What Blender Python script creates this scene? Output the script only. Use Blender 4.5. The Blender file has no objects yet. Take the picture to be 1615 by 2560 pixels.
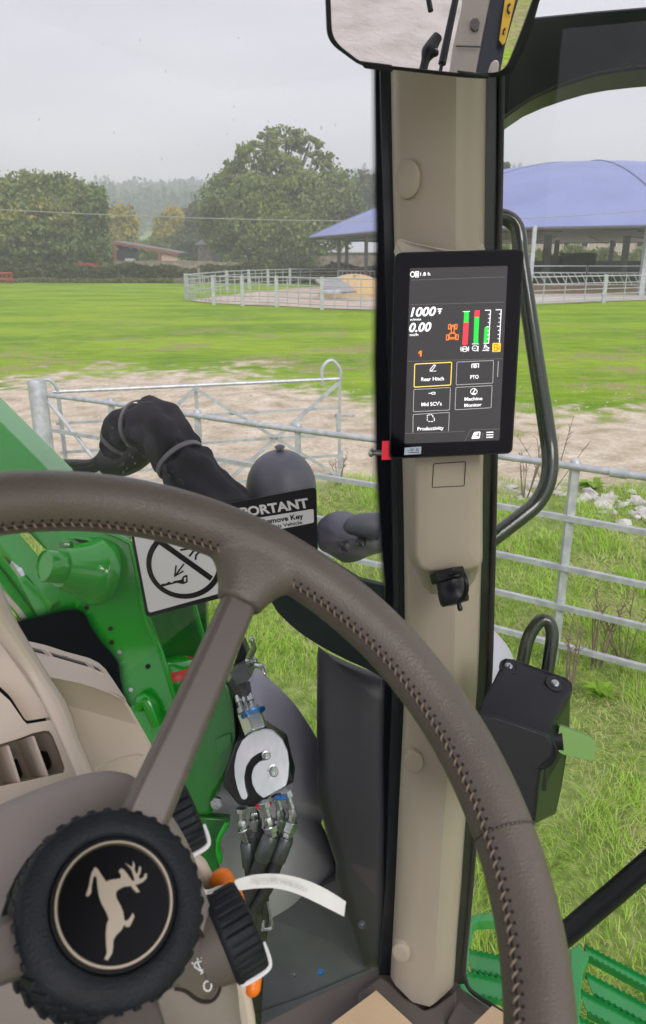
import bpy, bmesh, math, random
import numpy as np
from mathutils import Vector, Matrix
random.seed(7); rng = np.random.default_rng(7)
R = math.radians
SC = bpy.context.scene; COL = SC.collection
# ------------------------------------------------------------ camera, world, sun, exposure
CAM_H = 2.5; PITCH = R(18.8); FPX = 1849.0; CX, CY = 807.5, 1280.0
cd = bpy.data.cameras.new('camera'); cam = bpy.data.objects.new('camera', cd); COL.objects.link(cam)
cam.location = (0, 0, CAM_H); cam.rotation_euler = (R(90) - PITCH, 0, 0)
cd.sensor_fit = 'VERTICAL'; cd.sensor_height = 36; cd.lens = 26; cd.clip_start = .02; cd.clip_end = 6000
cd.dof.use_dof = True; cd.dof.focus_distance = 1.3; cd.dof.aperture_fstop = 16
SC.camera = cam
SUN_EL, SUN_AZ = R(35), R(155)
w = bpy.data.worlds.new('World'); SC.world = w; w.use_nodes = True
nt = w.node_tree; nt.nodes.clear()
def nn(nt, t, **k):
    n = nt.nodes.new(t)
    for a, b in k.items():
        if a.startswith('i_'): n.inputs[a[2:].replace('_', ' ')].default_value = b
        else: setattr(n, a, b)
    return n
sky = nn(nt, 'ShaderNodeTexSky', sky_type='NISHITA', sun_disc=False, sun_elevation=SUN_EL, sun_rotation=SUN_AZ, dust_density=4, air_density=1, ozone_density=1)
tc = nn(nt, 'ShaderNodeTexCoord'); mp = nn(nt, 'ShaderNodeMapping'); mp.inputs['Scale'].default_value = (1.2, 1.2, 5)
nz = nn(nt, 'ShaderNodeTexNoise'); nz.inputs['Scale'].default_value = 1.6; nz.inputs['Detail'].default_value = 5
rp = nn(nt, 'ShaderNodeValToRGB'); rp.color_ramp.elements[0].position = .3; rp.color_ramp.elements[1].position = .72
rp.color_ramp.elements[0].color = (5.2, 4.8, 5.85, 1); rp.color_ramp.elements[1].color = (7.4, 6.95, 7.8, 1)
mx = nn(nt, 'ShaderNodeMix', data_type='RGBA'); mx.inputs[0].default_value = .9
bg = nn(nt, 'ShaderNodeBackground'); bg.inputs['Strength'].default_value = .105
wo = nn(nt, 'ShaderNodeOutputWorld'); L = nt.links.new
L(tc.outputs['Generated'], mp.inputs[0]); L(mp.outputs[0], nz.inputs['Vector']); L(nz.outputs[0], rp.inputs[0])
L(sky.outputs[0], mx.inputs[6]); L(rp.outputs[0], mx.inputs[7]); L(mx.outputs[2], bg.inputs[0]); L(bg.outputs[0], wo.inputs[0])
sd = bpy.data.lights.new('sun', 'SUN'); sd.energy = 1.5; sd.angle = R(28); sd.color = (1, .96, .9)
so = bpy.data.objects.new('sun', sd); COL.objects.link(so); so.rotation_euler = (R(90) - SUN_EL, 0, R(180) - SUN_AZ)
SC.view_settings.view_transform = 'Standard'; SC.view_settings.look = 'None'; SC.view_settings.exposure = .64; SC.view_settings.gamma = 1
SC.cycles.max_bounces = 8; SC.cycles.volume_bounces = 3; SC.cycles.transparent_max_bounces = 16; SC.cycles.use_denoising = True
# ------------------------------------------------------------ picture-to-place measurements
FW = Vector((0, math.cos(PITCH), -math.sin(PITCH))); UP = Vector((0, math.sin(PITCH), math.cos(PITCH))); RT = Vector((1, 0, 0)); O = Vector((0, 0, CAM_H))
ZM = {'A': (0, 1150, .4608), 'B': (400, 1150, .395), 'C': (400, 1550, .395), 'D': (0, 1900, .4608), 'E': (500, 2050, .395), 'F': (950, 2050, .4378),
      'G': (1000, 1400, .4049), 'H': (1150, 380, .4235), '2': (780, 0, .5497), '3': (0, 680, .6254), '4': (900, 580, .3423), 'J': (0, 1500, .2502),
      'K': (900, 1050, .2633), 'L': (100, 2050, .237), 'M': (600, 1580, .1317), 'N': (0, 400, .3292), 'Q': (450, 640, .3292), '': (0, 0, 1)}
def Z(k, x, y): a, b, s = ZM[k]; return a + x * s, b + y * s
def ray(x, y): return RT * ((x - CX) / FPX) - UP * ((y - CY) / FPX) + FW
def P(x, y, d): return O + ray(x, y) * d
def PY(x, y, Y): r = ray(x, y); return O + r * (Y / r.y)
def PZ(x, y, z=0): r = ray(x, y); return O + r * ((z - CAM_H) / r.z)
def PL(x, y, pl): r = ray(x, y); return O + r * ((pl[0] - O).dot(pl[1]) / r.dot(pl[1]))
def CV(x, y, z): return RT * x - UP * y + FW * z       # camera-frame vector
def W(k, pts, d=None): return [P(*Z(k, p[0], p[1]), p[2] if len(p) > 2 else d) for p in pts]
def WPL(k, pts, pl): return [PL(*Z(k, p[0], p[1]), pl) for p in pts]
def plane3(a, b, c): n = (b - a).cross(c - a).normalized(); n = -n if n.dot(FW) > 0 else n; return (a, n)
# ------------------------------------------------------------ materials
MATS = {}
def mat(name, col, rough=.5, metal=0, var=0, vs=8, bump=0, bs=60, spec=.5, col2=None, coat=0, emit=None, es=1, lo=.35, hi=.65, stretch=None, det=4, gen=False):
    if name in MATS: return MATS[name]
    m = bpy.data.materials.new(name); m.use_nodes = True; nt = m.node_tree; b = nt.nodes['Principled BSDF']; L = nt.links.new
    b.inputs['Base Color'].default_value = (*col, 1); b.inputs['Roughness'].default_value = rough; b.inputs['Metallic'].default_value = metal
    b.inputs['Specular IOR Level'].default_value = spec; b.inputs['Coat Weight'].default_value = coat; b.inputs['Coat Roughness'].default_value = .08
    if emit: b.inputs['Emission Color'].default_value = (*emit, 1); b.inputs['Emission Strength'].default_value = es
    g = nn(nt, 'ShaderNodeNewGeometry' if not gen else 'ShaderNodeTexCoord'); src = g.outputs['Position'] if not gen else g.outputs['Object']
    if stretch:
        q = nn(nt, 'ShaderNodeMapping'); q.inputs['Scale'].default_value = stretch; L(src, q.inputs[0]); src = q.outputs[0]
    if var or col2:
        c2 = col2 or tuple(max(0, c * (1 - var)) for c in col); c1 = col if col2 else tuple(min(1, c * (1 + var)) for c in col)
        n = nn(nt, 'ShaderNodeTexNoise'); n.inputs['Scale'].default_value = vs; n.inputs['Detail'].default_value = det; L(src, n.inputs['Vector'])
        r = nn(nt, 'ShaderNodeValToRGB'); r.color_ramp.elements[0].position = lo; r.color_ramp.elements[1].position = hi
        r.color_ramp.elements[0].color = (*c1, 1); r.color_ramp.elements[1].color = (*c2, 1); L(n.outputs[0], r.inputs[0]); L(r.outputs[0], b.inputs['Base Color'])
        rr = nn(nt, 'ShaderNodeMapRange'); rr.inputs[3].default_value = max(0, rough - .06); rr.inputs[4].default_value = min(1, rough + .06); L(n.outputs[0], rr.inputs[0]); L(rr.outputs[0], b.inputs['Roughness'])
    if bump:
        n2 = nn(nt, 'ShaderNodeTexNoise'); n2.inputs['Scale'].default_value = bs; n2.inputs['Detail'].default_value = 3; L(src, n2.inputs['Vector'])
        bp = nn(nt, 'ShaderNodeBump'); bp.inputs['Strength'].default_value = bump; bp.inputs['Distance'].default_value = 1.0 / bs; L(n2.outputs[0], bp.inputs['Height']); L(bp.outputs[0], b.inputs['Normal'])
    MATS[name] = m; return m
def glassmat(name, tint, refl=1.0, rough=0.0):
    m = bpy.data.materials.new(name); m.use_nodes = True; nt = m.node_tree; nt.nodes.clear(); L = nt.links.new
    t = nn(nt, 'ShaderNodeBsdfTransparent'); t.inputs[0].default_value = (*tint, 1); g = nn(nt, 'ShaderNodeBsdfGlossy'); g.inputs['Roughness'].default_value = rough
    f = nn(nt, 'ShaderNodeFresnel'); f.inputs[0].default_value = 1.45; mu = nn(nt, 'ShaderNodeMath', operation='MULTIPLY'); mu.inputs[1].default_value = refl
    x = nn(nt, 'ShaderNodeMixShader'); o = nn(nt, 'ShaderNodeOutputMaterial')
    ge = nn(nt, 'ShaderNodeNewGeometry'); m2 = nn(nt, 'ShaderNodeMath', operation='SUBTRACT'); m2.inputs[0].default_value = refl; L(ge.outputs['Backfacing'], m2.inputs[1]); m2.use_clamp = True; L(m2.outputs[0], mu.inputs[1]); L(f.outputs[0], mu.inputs[0]); L(mu.outputs[0], x.inputs[0]); L(t.outputs[0], x.inputs[1]); L(g.outputs[0], x.inputs[2]); L(x.outputs[0], o.inputs[0]); return m
TAN = mat('tan_plastic', (.36, .315, .25), .46, bump=.28, bs=1100, var=.03, vs=5)
TAN2 = mat('tan_dash_plastic', (.60, .52, .44), .55, bump=.12, bs=1500, var=.03, vs=5)
TRIM = mat('grey_brown_trim', (.10, .085, .075), .6, bump=.15, bs=1200, var=.05, vs=8)
LEATH = mat('steering_leather', (.110, .092, .079), .37, bump=.4, bs=800, var=.10, vs=16)
SPOKE = mat('spoke_plastic', (.108, .092, .084), .38, bump=.15, bs=1500)
CONS = mat('console_plastic', (.23, .20, .185), .48, bump=.15, bs=1500, var=.03)
THREAD = mat('thread', (.22, .165, .125), .8)
HOLE = mat('stitch_hole', (.02, .014, .012), .9)
BLK = mat('black_plastic', (.007, .008, .011), .42, bump=.1, bs=900, spec=.3)
BLKR = mat('black_rubber', (.014, .015, .018), .6, bump=.2, bs=600)
KNOBB = mat('knob_rubber', (.010, .012, .017), .6, spec=.3, bump=.5, bs=700, var=.15, vs=60)
FRIT = mat('frit_ceramic', (.003, .005, .010), .45, spec=.12)
GSK = mat('gasket_dark', (.012, .017, .022), .32, var=.2, vs=3)
GSKG = mat('green_black_strip', (.010, .024, .016), .22)
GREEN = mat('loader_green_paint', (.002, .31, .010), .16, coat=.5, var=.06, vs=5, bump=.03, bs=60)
GREEND = mat('deep_green_paint', (.002, .15, .008), .26, coat=.4, var=.1, vs=6, bump=.03, bs=60)  # deeper green for the inner, cast and lower loader parts
STEPG = mat('step_green_paint', (.012, .27, .055), .25, coat=.5, var=.08, vs=12)
ZINC = mat('zinc_plate', (.60, .68, .72), .34, .85, col2=(.76, .74, .86), vs=10, bump=.03, bs=90)
STEEL = mat('steel_fitting', (.48, .52, .52), .28, 1, var=.2, vs=90)
DST = mat('phosphated_steel', (.10, .115, .12), .42, .7, var=.2, vs=40)
HOSE = mat('hose_rubber', (.016, .016, .017), .5, bump=.3, bs=500)
FAB = mat('black_fabric', (.013, .014, .020), .9, bump=.25, bs=2600, var=.3, vs=14)
ZIP = mat('zip_tie', (.11, .11, .12), .4)
FEND = mat('fender_plastic', (.46, .46, .54), .42, bump=.12, bs=800, var=.05, vs=3)
DGREY = mat('dark_grey_plastic', (.048, .048, .056), .42, bump=.12, bs=900, var=.06, vs=5)
LAMP = mat('lamp_grey_plastic', (.085, .087, .11), .45, bump=.12, bs=900)
HANDR = mat('handrail_paint', (.016, .026, .02), .22, coat=.4)
LIME = mat('lime_lever', (.17, .33, .085), .42, var=.05)
ORNG = mat('orange_plastic', (.95, .22, .012), .4)
WHITE = mat('white_mark', (.75, .75, .8), .5)
PAPER = mat('white_paper', (.75, .76, .77), .6)
CARD = mat('cardboard', (.50, .37, .23), .8, bump=.2, bs=300, var=.06, vs=9)
CHAMP = mat('champagne_metal', (.62, .54, .42), .36, 1)
GLOSSB = mat('gloss_black', (.002, .002, .003), .2, spec=.2)
RED = mat('red_tape', (.85, .02, .05), .4)
GALV = mat('galvanised_steel', (.38, .41, .44), .45, .3, col2=(.54, .57, .60), vs=14, bump=.06, bs=90)
GALVF = mat('galvanised_far', (.44, .475, .51), .5, .1, var=.1, vs=4)
BLUE = mat('blue_zinc', (.02, .2, .6), .35, .6)
DARK = mat('dark_void', (.006, .006, .008), .9)
MIRR = mat('mirror_silver', (.92, .93, .95), .0, 1)
SCRN = mat('screen_glass', (.001, .001, .002), .07, spec=.2)
PANEL = mat('screen_panel', (.004, .004, .004), .09, emit=(.055, .053, .05), es=.5)  # faint even glow stands in for the cab mirrored in the screen
def em(n, c, s=1.0): return mat(n, tuple(v * .3 for v in c), .5, emit=c, es=s)
E_W = em('screen_white', (1, 1, 1), .95); E_R = em('screen_red', (.9, .04, .06)); E_G = em('screen_green', (.02, .55, .05)); E_O = em('screen_orange', (1, .22, .03)); E_Y = em('screen_yellow', (1, .72, .1)); E_S = em('screen_grey', (.3, .3, .3)); E_L = em('screen_line', (.16, .16, .16))
# ------------------------------------------------------------ mesh helpers
ORI = {}
def T(name, loc, label, cat, group=None):
    o = bpy.data.objects.new(name, None); COL.objects.link(o); o.location = loc; o.empty_display_size = .05
    o['label'] = label; o['category'] = cat
    if group: o['group'] = group
    ORI[o.name] = Vector(loc); return o
def build(name, bm, m, parent=None, label=None, cat=None, group=None, kind=None, sharp=38, flat=False, bevel=0, bseg=2):
    me = bpy.data.meshes.new(name)
    bmesh.ops.recalc_face_normals(bm, faces=bm.faces[:])
    if parent: off = ORI[parent.name]
    else:
        vs = [v.co for v in bm.verts]
        off = Vector((sum(v.x for v in vs) / len(vs), sum(v.y for v in vs) / len(vs), min(v.z for v in vs)))
    for v in bm.verts: v.co -= off
    bm.to_mesh(me); bm.free(); me.materials.append(m)
    if not flat:
        me.shade_smooth(); me.set_sharp_from_angle(angle=R(sharp))
    o = bpy.data.objects.new(name, me); COL.objects.link(o)
    if parent: o.parent = parent
    else: o.location = off
    ORI[o.name] = off.copy()
    if label: o['label'] = label
    if cat: o['category'] = cat
    if group: o['group'] = group
    if kind: o['kind'] = kind
    if bevel:
        b = o.modifiers.new('bevel', 'BEVEL'); b.width = bevel; b.segments = bseg; b.limit_method = 'ANGLE'; b.angle_limit = R(35); b.harden_normals = False
    return o
def NB(): return bmesh.new()
def cr(pts, n=6, closed=False):
    pts = [Vector(p) for p in pts]; N = len(pts); out = []
    if N < 3 and not closed: return pts
    rngi = range(N if closed else N - 1)
    for i in rngi:
        if closed: a, b, c, d = pts[(i - 1) % N], pts[i], pts[(i + 1) % N], pts[(i + 2) % N]
        else: a, b, c, d = pts[max(i - 1, 0)], pts[i], pts[i + 1], pts[min(i + 2, N - 1)]
        for k in range(n):
            t = k / n; out.append(.5 * ((2 * b) + (c - a) * t + (2 * a - 5 * b + 4 * c - d) * t * t + (3 * b - a - 3 * c + d) * t ** 3))
    if not closed: out.append(pts[-1])
    return out
def loft(bm, secs, closed=True, cap=True):
    rows = [[bm.verts.new(p) for p in s] for s in secs]; n = len(rows[0])
    for a, b in zip(rows[:-1], rows[1:]):
        for i in range(n if closed else n - 1):
            j = (i + 1) % n
            try: bm.faces.new((a[i], a[j], b[j], b[i]))
            except ValueError: pass
    if cap and closed:
        for r in (rows[0], rows[-1]):
            try: bm.faces.new(r)
            except ValueError: pass
    return rows
def tube(bm, pts, r, seg=14, sm=6, closed=False, cap=True, sq=False):
    rr = r if isinstance(r, (list, tuple)) else None
    pv = [Vector(p) for p in pts]
    if sm > 1 and len(pv) > 2:
        path = cr(pv, sm, closed)
        if rr: rad = [v.x for v in cr([Vector((q, 0, 0)) for q in rr], sm, closed)]
        else: rad = [r] * len(path)
    else: path = pv; rad = list(rr) if rr else [r] * len(path)
    N = len(path); tn = []
    for i in range(N):
        a = path[(i - 1) % N] if closed or i > 0 else path[0]; b = path[(i + 1) % N] if closed or i < N - 1 else path[-1]
        tn.append((b - a).normalized())
    u = tn[0].orthogonal().normalized()
    if sq: 
        g = Vector((0, 0, 1)) if abs(tn[0].z) < .9 else Vector((0, 1, 0)); u = (g - tn[0] * g.dot(tn[0])).normalized()
    secs = []
    for i in range(N):
        u = (u - tn[i] * u.dot(tn[i])).normalized(); v = tn[i].cross(u)
        if sq: secs.append([path[i] + u * rad[i] * a + v * rad[i] * b for a, b in ((1, 1), (-1, 1), (-1, -1), (1, -1))])
        else: secs.append([path[i] + (u * math.cos(t) + v * math.sin(t)) * rad[i] for t in [2 * math.pi * k / seg for k in range(seg)]])
    if closed: secs.append(secs[0]); cap = False
    loft(bm, secs, True, cap)
def frame(ax):
    ax = Vector(ax).normalized(); u = ax.orthogonal().normalized(); return ax, u, ax.cross(u)
def lathe(bm, o, ax, prof, seg=24, u=None, rfun=None):
    ax = Vector(ax).normalized(); u = (u - ax * u.dot(ax)).normalized() if u else ax.orthogonal().normalized(); v = ax.cross(u); secs = []
    for r, h in prof:
        secs.append([o + ax * h + (u * math.cos(t) + v * math.sin(t)) * (r * (rfun(t, r, h) if rfun else 1)) for t in [2 * math.pi * k / seg for k in range(seg)]])
    loft(bm, secs)
def hexa(bm, o, ax, r, h, hole=0, u=None): lathe(bm, o, ax, [(r, 0), (r, h)], 6, u)
def ball(bm, c, r, sx=1, seg=16):
    m = Matrix.Translation(c) @ Matrix.Diagonal((r * sx, r, r, 1)); bmesh.ops.create_uvsphere(bm, u_segments=seg, v_segments=seg // 2 + 2, radius=1, matrix=m)
def box(bm, c, sx, sy, sz, rz=0, M=None):
    m = Matrix.Translation(c) @ (M.to_4x4() if M else Matrix.Rotation(rz, 4, 'Z')) @ Matrix.Diagonal((sx, sy, sz, 1)); bmesh.ops.create_cube(bm, size=1, matrix=m)
def plate(bm, pts, off):
    loft(bm, [pts, [p + off for p in pts]])
def shell(bm, rows, off):
    rows = [list(r) for r in rows]; N = len(rows); loft(bm, [r + [p + off for p in reversed(r)] for r in rows], True, True)
def rnd(pts, r, n=5):
    """rounded corners on a 2-D outline of (x, y[, r])"""
    out = []; N = len(pts)
    for i in range(N):
        p = Vector(pts[i][:2]); rr = pts[i][2] if len(pts[i]) > 2 else r
        a = Vector(pts[i - 1][:2]); b = Vector(pts[(i + 1) % N][:2])
        if rr <= 0: out.append(tuple(p)); continue
        da = (a - p); db = (b - p); k = min(rr, da.length * .45, db.length * .45); A = p + da.normalized() * k; B = p + db.normalized() * k
        for j in range(n + 1):
            t = j / n; out.append(tuple(A * (1 - t) ** 2 + p * 2 * t * (1 - t) + B * t * t))
    return out
def dome(bm, outl, cpt, dout, din, rings=6, depth=.05, power=2.2, flat=.0):
    """pixel outline, swelling towards the viewer"""
    N = len(outl); secs = [[P(x, y, dout + depth) for x, y in outl]]
    for k in range(rings + 1):
        t = k / rings; s = (1 - t) if not flat else 1 - t * (1 - flat)
        d = dout + (din - dout) * (1 - (1 - t) ** power); secs.append([P(cpt[0] + (x - cpt[0]) * s, cpt[1] + (y - cpt[1]) * s, d) for x, y in outl])
        if s == 0: secs.pop()
    loft(bm, secs)
def ribbon(bm, k, pts, wpx, pl, lift=.0004, th=.0003, closed=False, d=1):
    q = [PL(*Z(k, x, y), pl) + pl[1] * lift for x, y in pts]; N = len(q)
    wid = wpx * ((q[0] - O).dot(FW)) / FPX / 2; secs = []
    for i in range(N):
        a = q[(i - 1) % N] if closed or i else q[0]; b = q[(i + 1) % N] if closed or i < N - 1 else q[-1]
        t0 = (q[i] - a).normalized() if (q[i] - a).length > 0 else (b - q[i]).normalized(); t1 = (b - q[i]).normalized() if (b - q[i]).length > 0 else t0
        t = (t0 + t1); t = t.normalized() if t.length > 1e-6 else t0; s = t.cross(pl[1]).normalized(); kf = 1 / max(.5, abs(t.dot(t0)))
        secs.append([q[i] + s * wid * kf + pl[1] * th, q[i] - s * wid * kf + pl[1] * th, q[i] - s * wid * kf, q[i] + s * wid * kf])
    if closed: secs.append(secs[0])
    loft(bm, secs, True, not closed)
def poly(bm, k, pts, pl, lift=.0004, th=.0003):
    q = [PL(*Z(k, x, y), pl) + pl[1] * lift for x, y in pts]; plate(bm, q, pl[1] * th)
def text(body, k, p0, p1, h, pl, m, parent, name='lettering', bold=.018, shear=0, lift=.0005, ital=0, fit=True):
    c = bpy.data.curves.new('t', 'FONT'); c.body = body; c.size = 1; c.offset = bold; c.shear = shear; c.resolution_u = 3; c.extrude = .004
    to = bpy.data.objects.new('t', c); COL.objects.link(to); bpy.context.view_layer.update()
    me = bpy.data.meshes.new_from_object(to.evaluated_get(bpy.context.evaluated_depsgraph_get())); bpy.data.objects.remove(to); bpy.data.curves.remove(c)
    xs = [v.co.x for v in me.vertices]; x0, x1 = min(xs), max(xs); cap = .70
    A = PL(*Z(k, *p0), pl); B = PL(*Z(k, *p1), pl); ux = (B - A); ln = ux.length; ux = ux.normalized(); uy = pl[1].cross(ux).normalized()
    if uy.dot(UP) < 0: uy = -uy
    s = ZM[k][2]; hh = h * s * (A - O).dot(FW) / FPX; off = ORI[parent.name]
    for v in me.vertices:
        v.co = A + ux * ((v.co.x - x0) / (x1 - x0) * ln) + uy * (v.co.y / cap * hh) + pl[1] * (lift + (v.co.z + .004) * .02) - off
    me.materials.append(m); me.name = name; o = bpy.data.objects.new(name, me); COL.objects.link(o); o.parent = parent; return o
def rawmesh(name, V, F, m, parent=None, label=None, cat=None, group=None, kind=None, cols=None, off=None):
    V = np.asarray(V, dtype=np.float32); F = np.asarray(F, dtype=np.int32); k = F.shape[1]
    if parent: off = ORI[parent.name]
    elif off is None: off = Vector((float(V[:, 0].mean()), float(V[:, 1].mean()), float(V[:, 2].min())))
    V = V - np.array(off, dtype=np.float32)
    me = bpy.data.meshes.new(name); me.vertices.add(len(V)); me.vertices.foreach_set('co', V.ravel())
    me.loops.add(F.size); me.loops.foreach_set('vertex_index', F.ravel()); me.polygons.add(len(F))
    me.polygons.foreach_set('loop_start', np.arange(len(F), dtype=np.int32) * k)
    try: me.polygons.foreach_set('loop_total', np.full(len(F), k, dtype=np.int32))
    except Exception: pass
    if cols is not None:
        at = me.attributes.new('tone', 'FLOAT', 'POINT'); at.data.foreach_set('value', np.asarray(cols, dtype=np.float32))
    me.update(calc_edges=True); me.validate(); me.materials.append(m)
    o = bpy.data.objects.new(name, me); COL.objects.link(o)
    if parent: o.parent = parent
    else: o.location = off
    ORI[o.name] = Vector(off)
    for a, b in (('label', label), ('category', cat), ('group', group), ('kind', kind)):
        if b: o[a] = b
    return o
# ------------------------------------------------------------ ground
def ground_mat():
    m = bpy.data.materials.new('ground_grass_and_track'); m.use_nodes = True; nt = m.node_tree; b = nt.nodes['Principled BSDF']; L = nt.links.new
    b.inputs['Roughness'].default_value = .95; b.inputs['Specular IOR Level'].default_value = .15
    geo = nn(nt, 'ShaderNodeNewGeometry'); sx = nn(nt, 'ShaderNodeSeparateXYZ'); L(geo.outputs['Position'], sx.inputs[0])
    def noise(s, d=4, st=None):
        n = nn(nt, 'ShaderNodeTexNoise'); n.inputs['Scale'].default_value = s; n.inputs['Detail'].default_value = d
        if st: q = nn(nt, 'ShaderNodeMapping'); q.inputs['Scale'].default_value = st; L(geo.outputs['Position'], q.inputs[0]); L(q.outputs[0], n.inputs['Vector'])
        else: L(geo.outputs['Position'], n.inputs['Vector'])
        return n.outputs[0]
    def mth(op, a, c, c3=None):
        n = nn(nt, 'ShaderNodeMath', operation=op)
        for i, v in enumerate((a, c, c3)):
            if v is None: continue
            if isinstance(v, (int, float)): n.inputs[i].default_value = v
            else: L(v, n.inputs[i])
        return n.outputs[0]
    def mr(v, a, bb, c=0, d=1, sm=True):
        n = nn(nt, 'ShaderNodeMapRange'); n.interpolation_type = 'SMOOTHSTEP' if sm else 'LINEAR'; L(v, n.inputs[0])
        for i, q in enumerate((a, bb, c, d)): n.inputs[i + 1].default_value = q
        return n.outputs[0]
    def ramp(v, stops):
        r = nn(nt, 'ShaderNodeValToRGB'); e = r.color_ramp.elements
        while len(e) < len(stops): e.new(.5)
        for q, (p, c) in zip(e, stops): q.position = p; q.color = (*c, 1)
        L(v, r.inputs[0]); return r.outputs[0]
    def mix(f, a, c):
        n = nn(nt, 'ShaderNodeMix', data_type='RGBA'); L(f, n.inputs[0]); L(a, n.inputs[6]); L(c, n.inputs[7]); return n.outputs[2]
    X, Y = sx.outputs[0], sx.outputs[1]
    n1 = noise(.35); n2 = noise(2.2, 6); n3 = noise(14, 5); n4 = noise(.12, 3, (1, 2.4, 1)); n5 = noise(38, 4); n6 = noise(1.1, 5, (1, 3.2, 1))
    grass = ramp(n6, [(.3, (.12, .225, .018)), (.45, (.19, .33, .022)), (.58, (.29, .44, .03)), (.72, (.42, .52, .08))])
    lush = ramp(n4, [(.38, (.13, .28, .018)), (.6, (.36, .53, .03))]); mixg = nn(nt, 'ShaderNodeMix', data_type='RGBA'); mixg.inputs[0].default_value = .5; L(grass, mixg.inputs[6]); L(lush, mixg.inputs[7]); grass = mixg.outputs[2]
    fine = ramp(n5, [(.3, (.62, .62, .62)), (.7, (1.22, 1.22, 1.2))]); mg = nn(nt, 'ShaderNodeMix', data_type='RGBA', blend_type='MULTIPLY'); mg.inputs[0].default_value = 1; L(grass, mg.inputs[6]); L(fine, mg.inputs[7]); grass = mg.outputs[2]
    # worn straw patches in the field
    worn = ramp(n3, [(.3, (.22, .23, .08)), (.7, (.42, .38, .18))]); wp = mth('MULTIPLY', mr(mth('ADD', n1, mth('MULTIPLY', n2, .5)), .74, .92), mr(Y, 42, 17)); grass = mix(wp, grass, worn)
    dirt = ramp(n2, [(.25, (.38, .31, .21)), (.5, (.60, .525, .41)), (.75, (.76, .69, .57))])
    spk = ramp(n3, [(.3, (.78, .75, .72)), (.62, (1.06, 1.06, 1.05)), (.75, (1.25, 1.25, 1.25))]); md = nn(nt, 'ShaderNodeMix', data_type='RGBA', blend_type='MULTIPLY'); md.inputs[0].default_value = .8; L(dirt, md.inputs[6]); L(spk, md.inputs[7]); dirt = md.outputs[2]
    wob = mth('MULTIPLY', mth('SUBTRACT', mth('ADD', n1, mth('MULTIPLY', n2, .8)), .9), 9)
    hi_ = mth('ADD', mth('ADD', mr(X, 6, 0, 12.2, 13.6), mth('MULTIPLY', mth('MULTIPLY', mr(X, -9, -5), mr(X, 1.5, -2)), 4.0)), wob); up_ = mth('SUBTRACT', hi_, Y); upm = mr(up_, -1.5, 1.5)
    lo_ = mth('ADD', mr(X, -6, 5, 8.2, 8.2), mth('MULTIPLY', wob, .28)); dnm = mr(mth('SUBTRACT', Y, lo_), -.35, .45)
    track = mth('MULTIPLY', upm, dnm)
    # the yard behind the tractor
    yd = mth('MULTIPLY', mr(Y, -1.4, -2.2), mr(mth('ADD', X, mth('MULTIPLY', Y, .22)), .9, .4)); yard = mth('MAXIMUM', track, yd)
    soil = ramp(n3, [(.3, (.13, .20, .04)), (.6, (.25, .33, .09)), (.75, (.42, .42, .20))]); near = mr(Y, 9.5, 8.0); ny = mth('MULTIPLY', near, mr(Y, -.5, 0)); grass = mix(ny, grass, soil)
    grav = ramp(n2, [(.25, (.40, .365, .32)), (.5, (.52, .48, .43)), (.75, (.60, .56, .51))]); dirt = mix(mr(Y, -.8, -1.4), dirt, grav); col = mix(yard, grass, dirt); L(col, b.inputs['Base Color'])
    bp = nn(nt, 'ShaderNodeBump'); bp.inputs['Strength'].default_value = .6; bp.inputs['Distance'].default_value = .06; L(mth('ADD', n3, mth('MULTIPLY', n5, .5)), bp.inputs['Height']); L(bp.outputs[0], b.inputs['Normal'])
    return m
GM = ground_mat()
bm = NB()
# one sheet to the horizon, finely divided and gently uneven near the tractor
def gz(x, y):
    r = math.hypot(x, y - 8); f = math.exp(-(r / 30) ** 2)
    return f * (.035 * math.sin(x * 1.3 + y * .7) * math.sin(y * 1.9) + .02 * math.sin(x * 4.1 + 1) * math.sin(y * 3.7 + x))
xs = [-4000, -1200, -400, -150, -60, -30] + [-20 + .5 * i for i in range(81)] + [30, 60, 150, 400, 1200, 4000]
ys = [-4000, -1200, -300, -80, -30, -15, -6] + [0 + .4 * i for i in range(70)] + [30, 40, 60, 90, 150, 250, 400, 1200, 5000]
grid = [[bm.verts.new((x, y, gz(x, y))) for x in xs] for y in ys]
for a, b in zip(grid[:-1], grid[1:]):
    for i in range(len(xs) - 1): bm.faces.new((a[i], a[i + 1], b[i + 1], b[i]))
build('ground', bm, GM, kind='structure', sharp=80)
# ------------------------------------------------------------ grass blades close to the tractor
def tonemat(name, stops, rough=.6, trans=.35):
    m = bpy.data.materials.new(name); m.use_nodes = True; nt = m.node_tree; b = nt.nodes['Principled BSDF']; L = nt.links.new; b.inputs['Roughness'].default_value = rough; b.inputs['Specular IOR Level'].default_value = .25
    a = nn(nt, 'ShaderNodeAttribute', attribute_name='tone'); r = nn(nt, 'ShaderNodeValToRGB'); e = r.color_ramp.elements
    while len(e) < len(stops): e.new(.5)
    for q, (p, c) in zip(e, stops): q.position = p; q.color = (*c, 1)
    L(a.outputs['Fac'], r.inputs[0]); L(r.outputs[0], b.inputs['Base Color'])
    t = nn(nt, 'ShaderNodeBsdfTranslucent'); L(r.outputs[0], t.inputs[0]); x = nn(nt, 'ShaderNodeMixShader'); x.inputs[0].default_value = trans; L(b.outputs[0], x.inputs[1]); L(t.outputs[0], x.inputs[2]); L(x.outputs[0], nt.nodes['Material Output'].inputs[0]); return m
GRASSM = tonemat('grass_blades', [(0, (.15, .29, .03)), (.35, (.36, .60, .06)), (.6, (.58, .84, .15)), (.8, (.52, .54, .22)), (1, (.68, .60, .38))])
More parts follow.
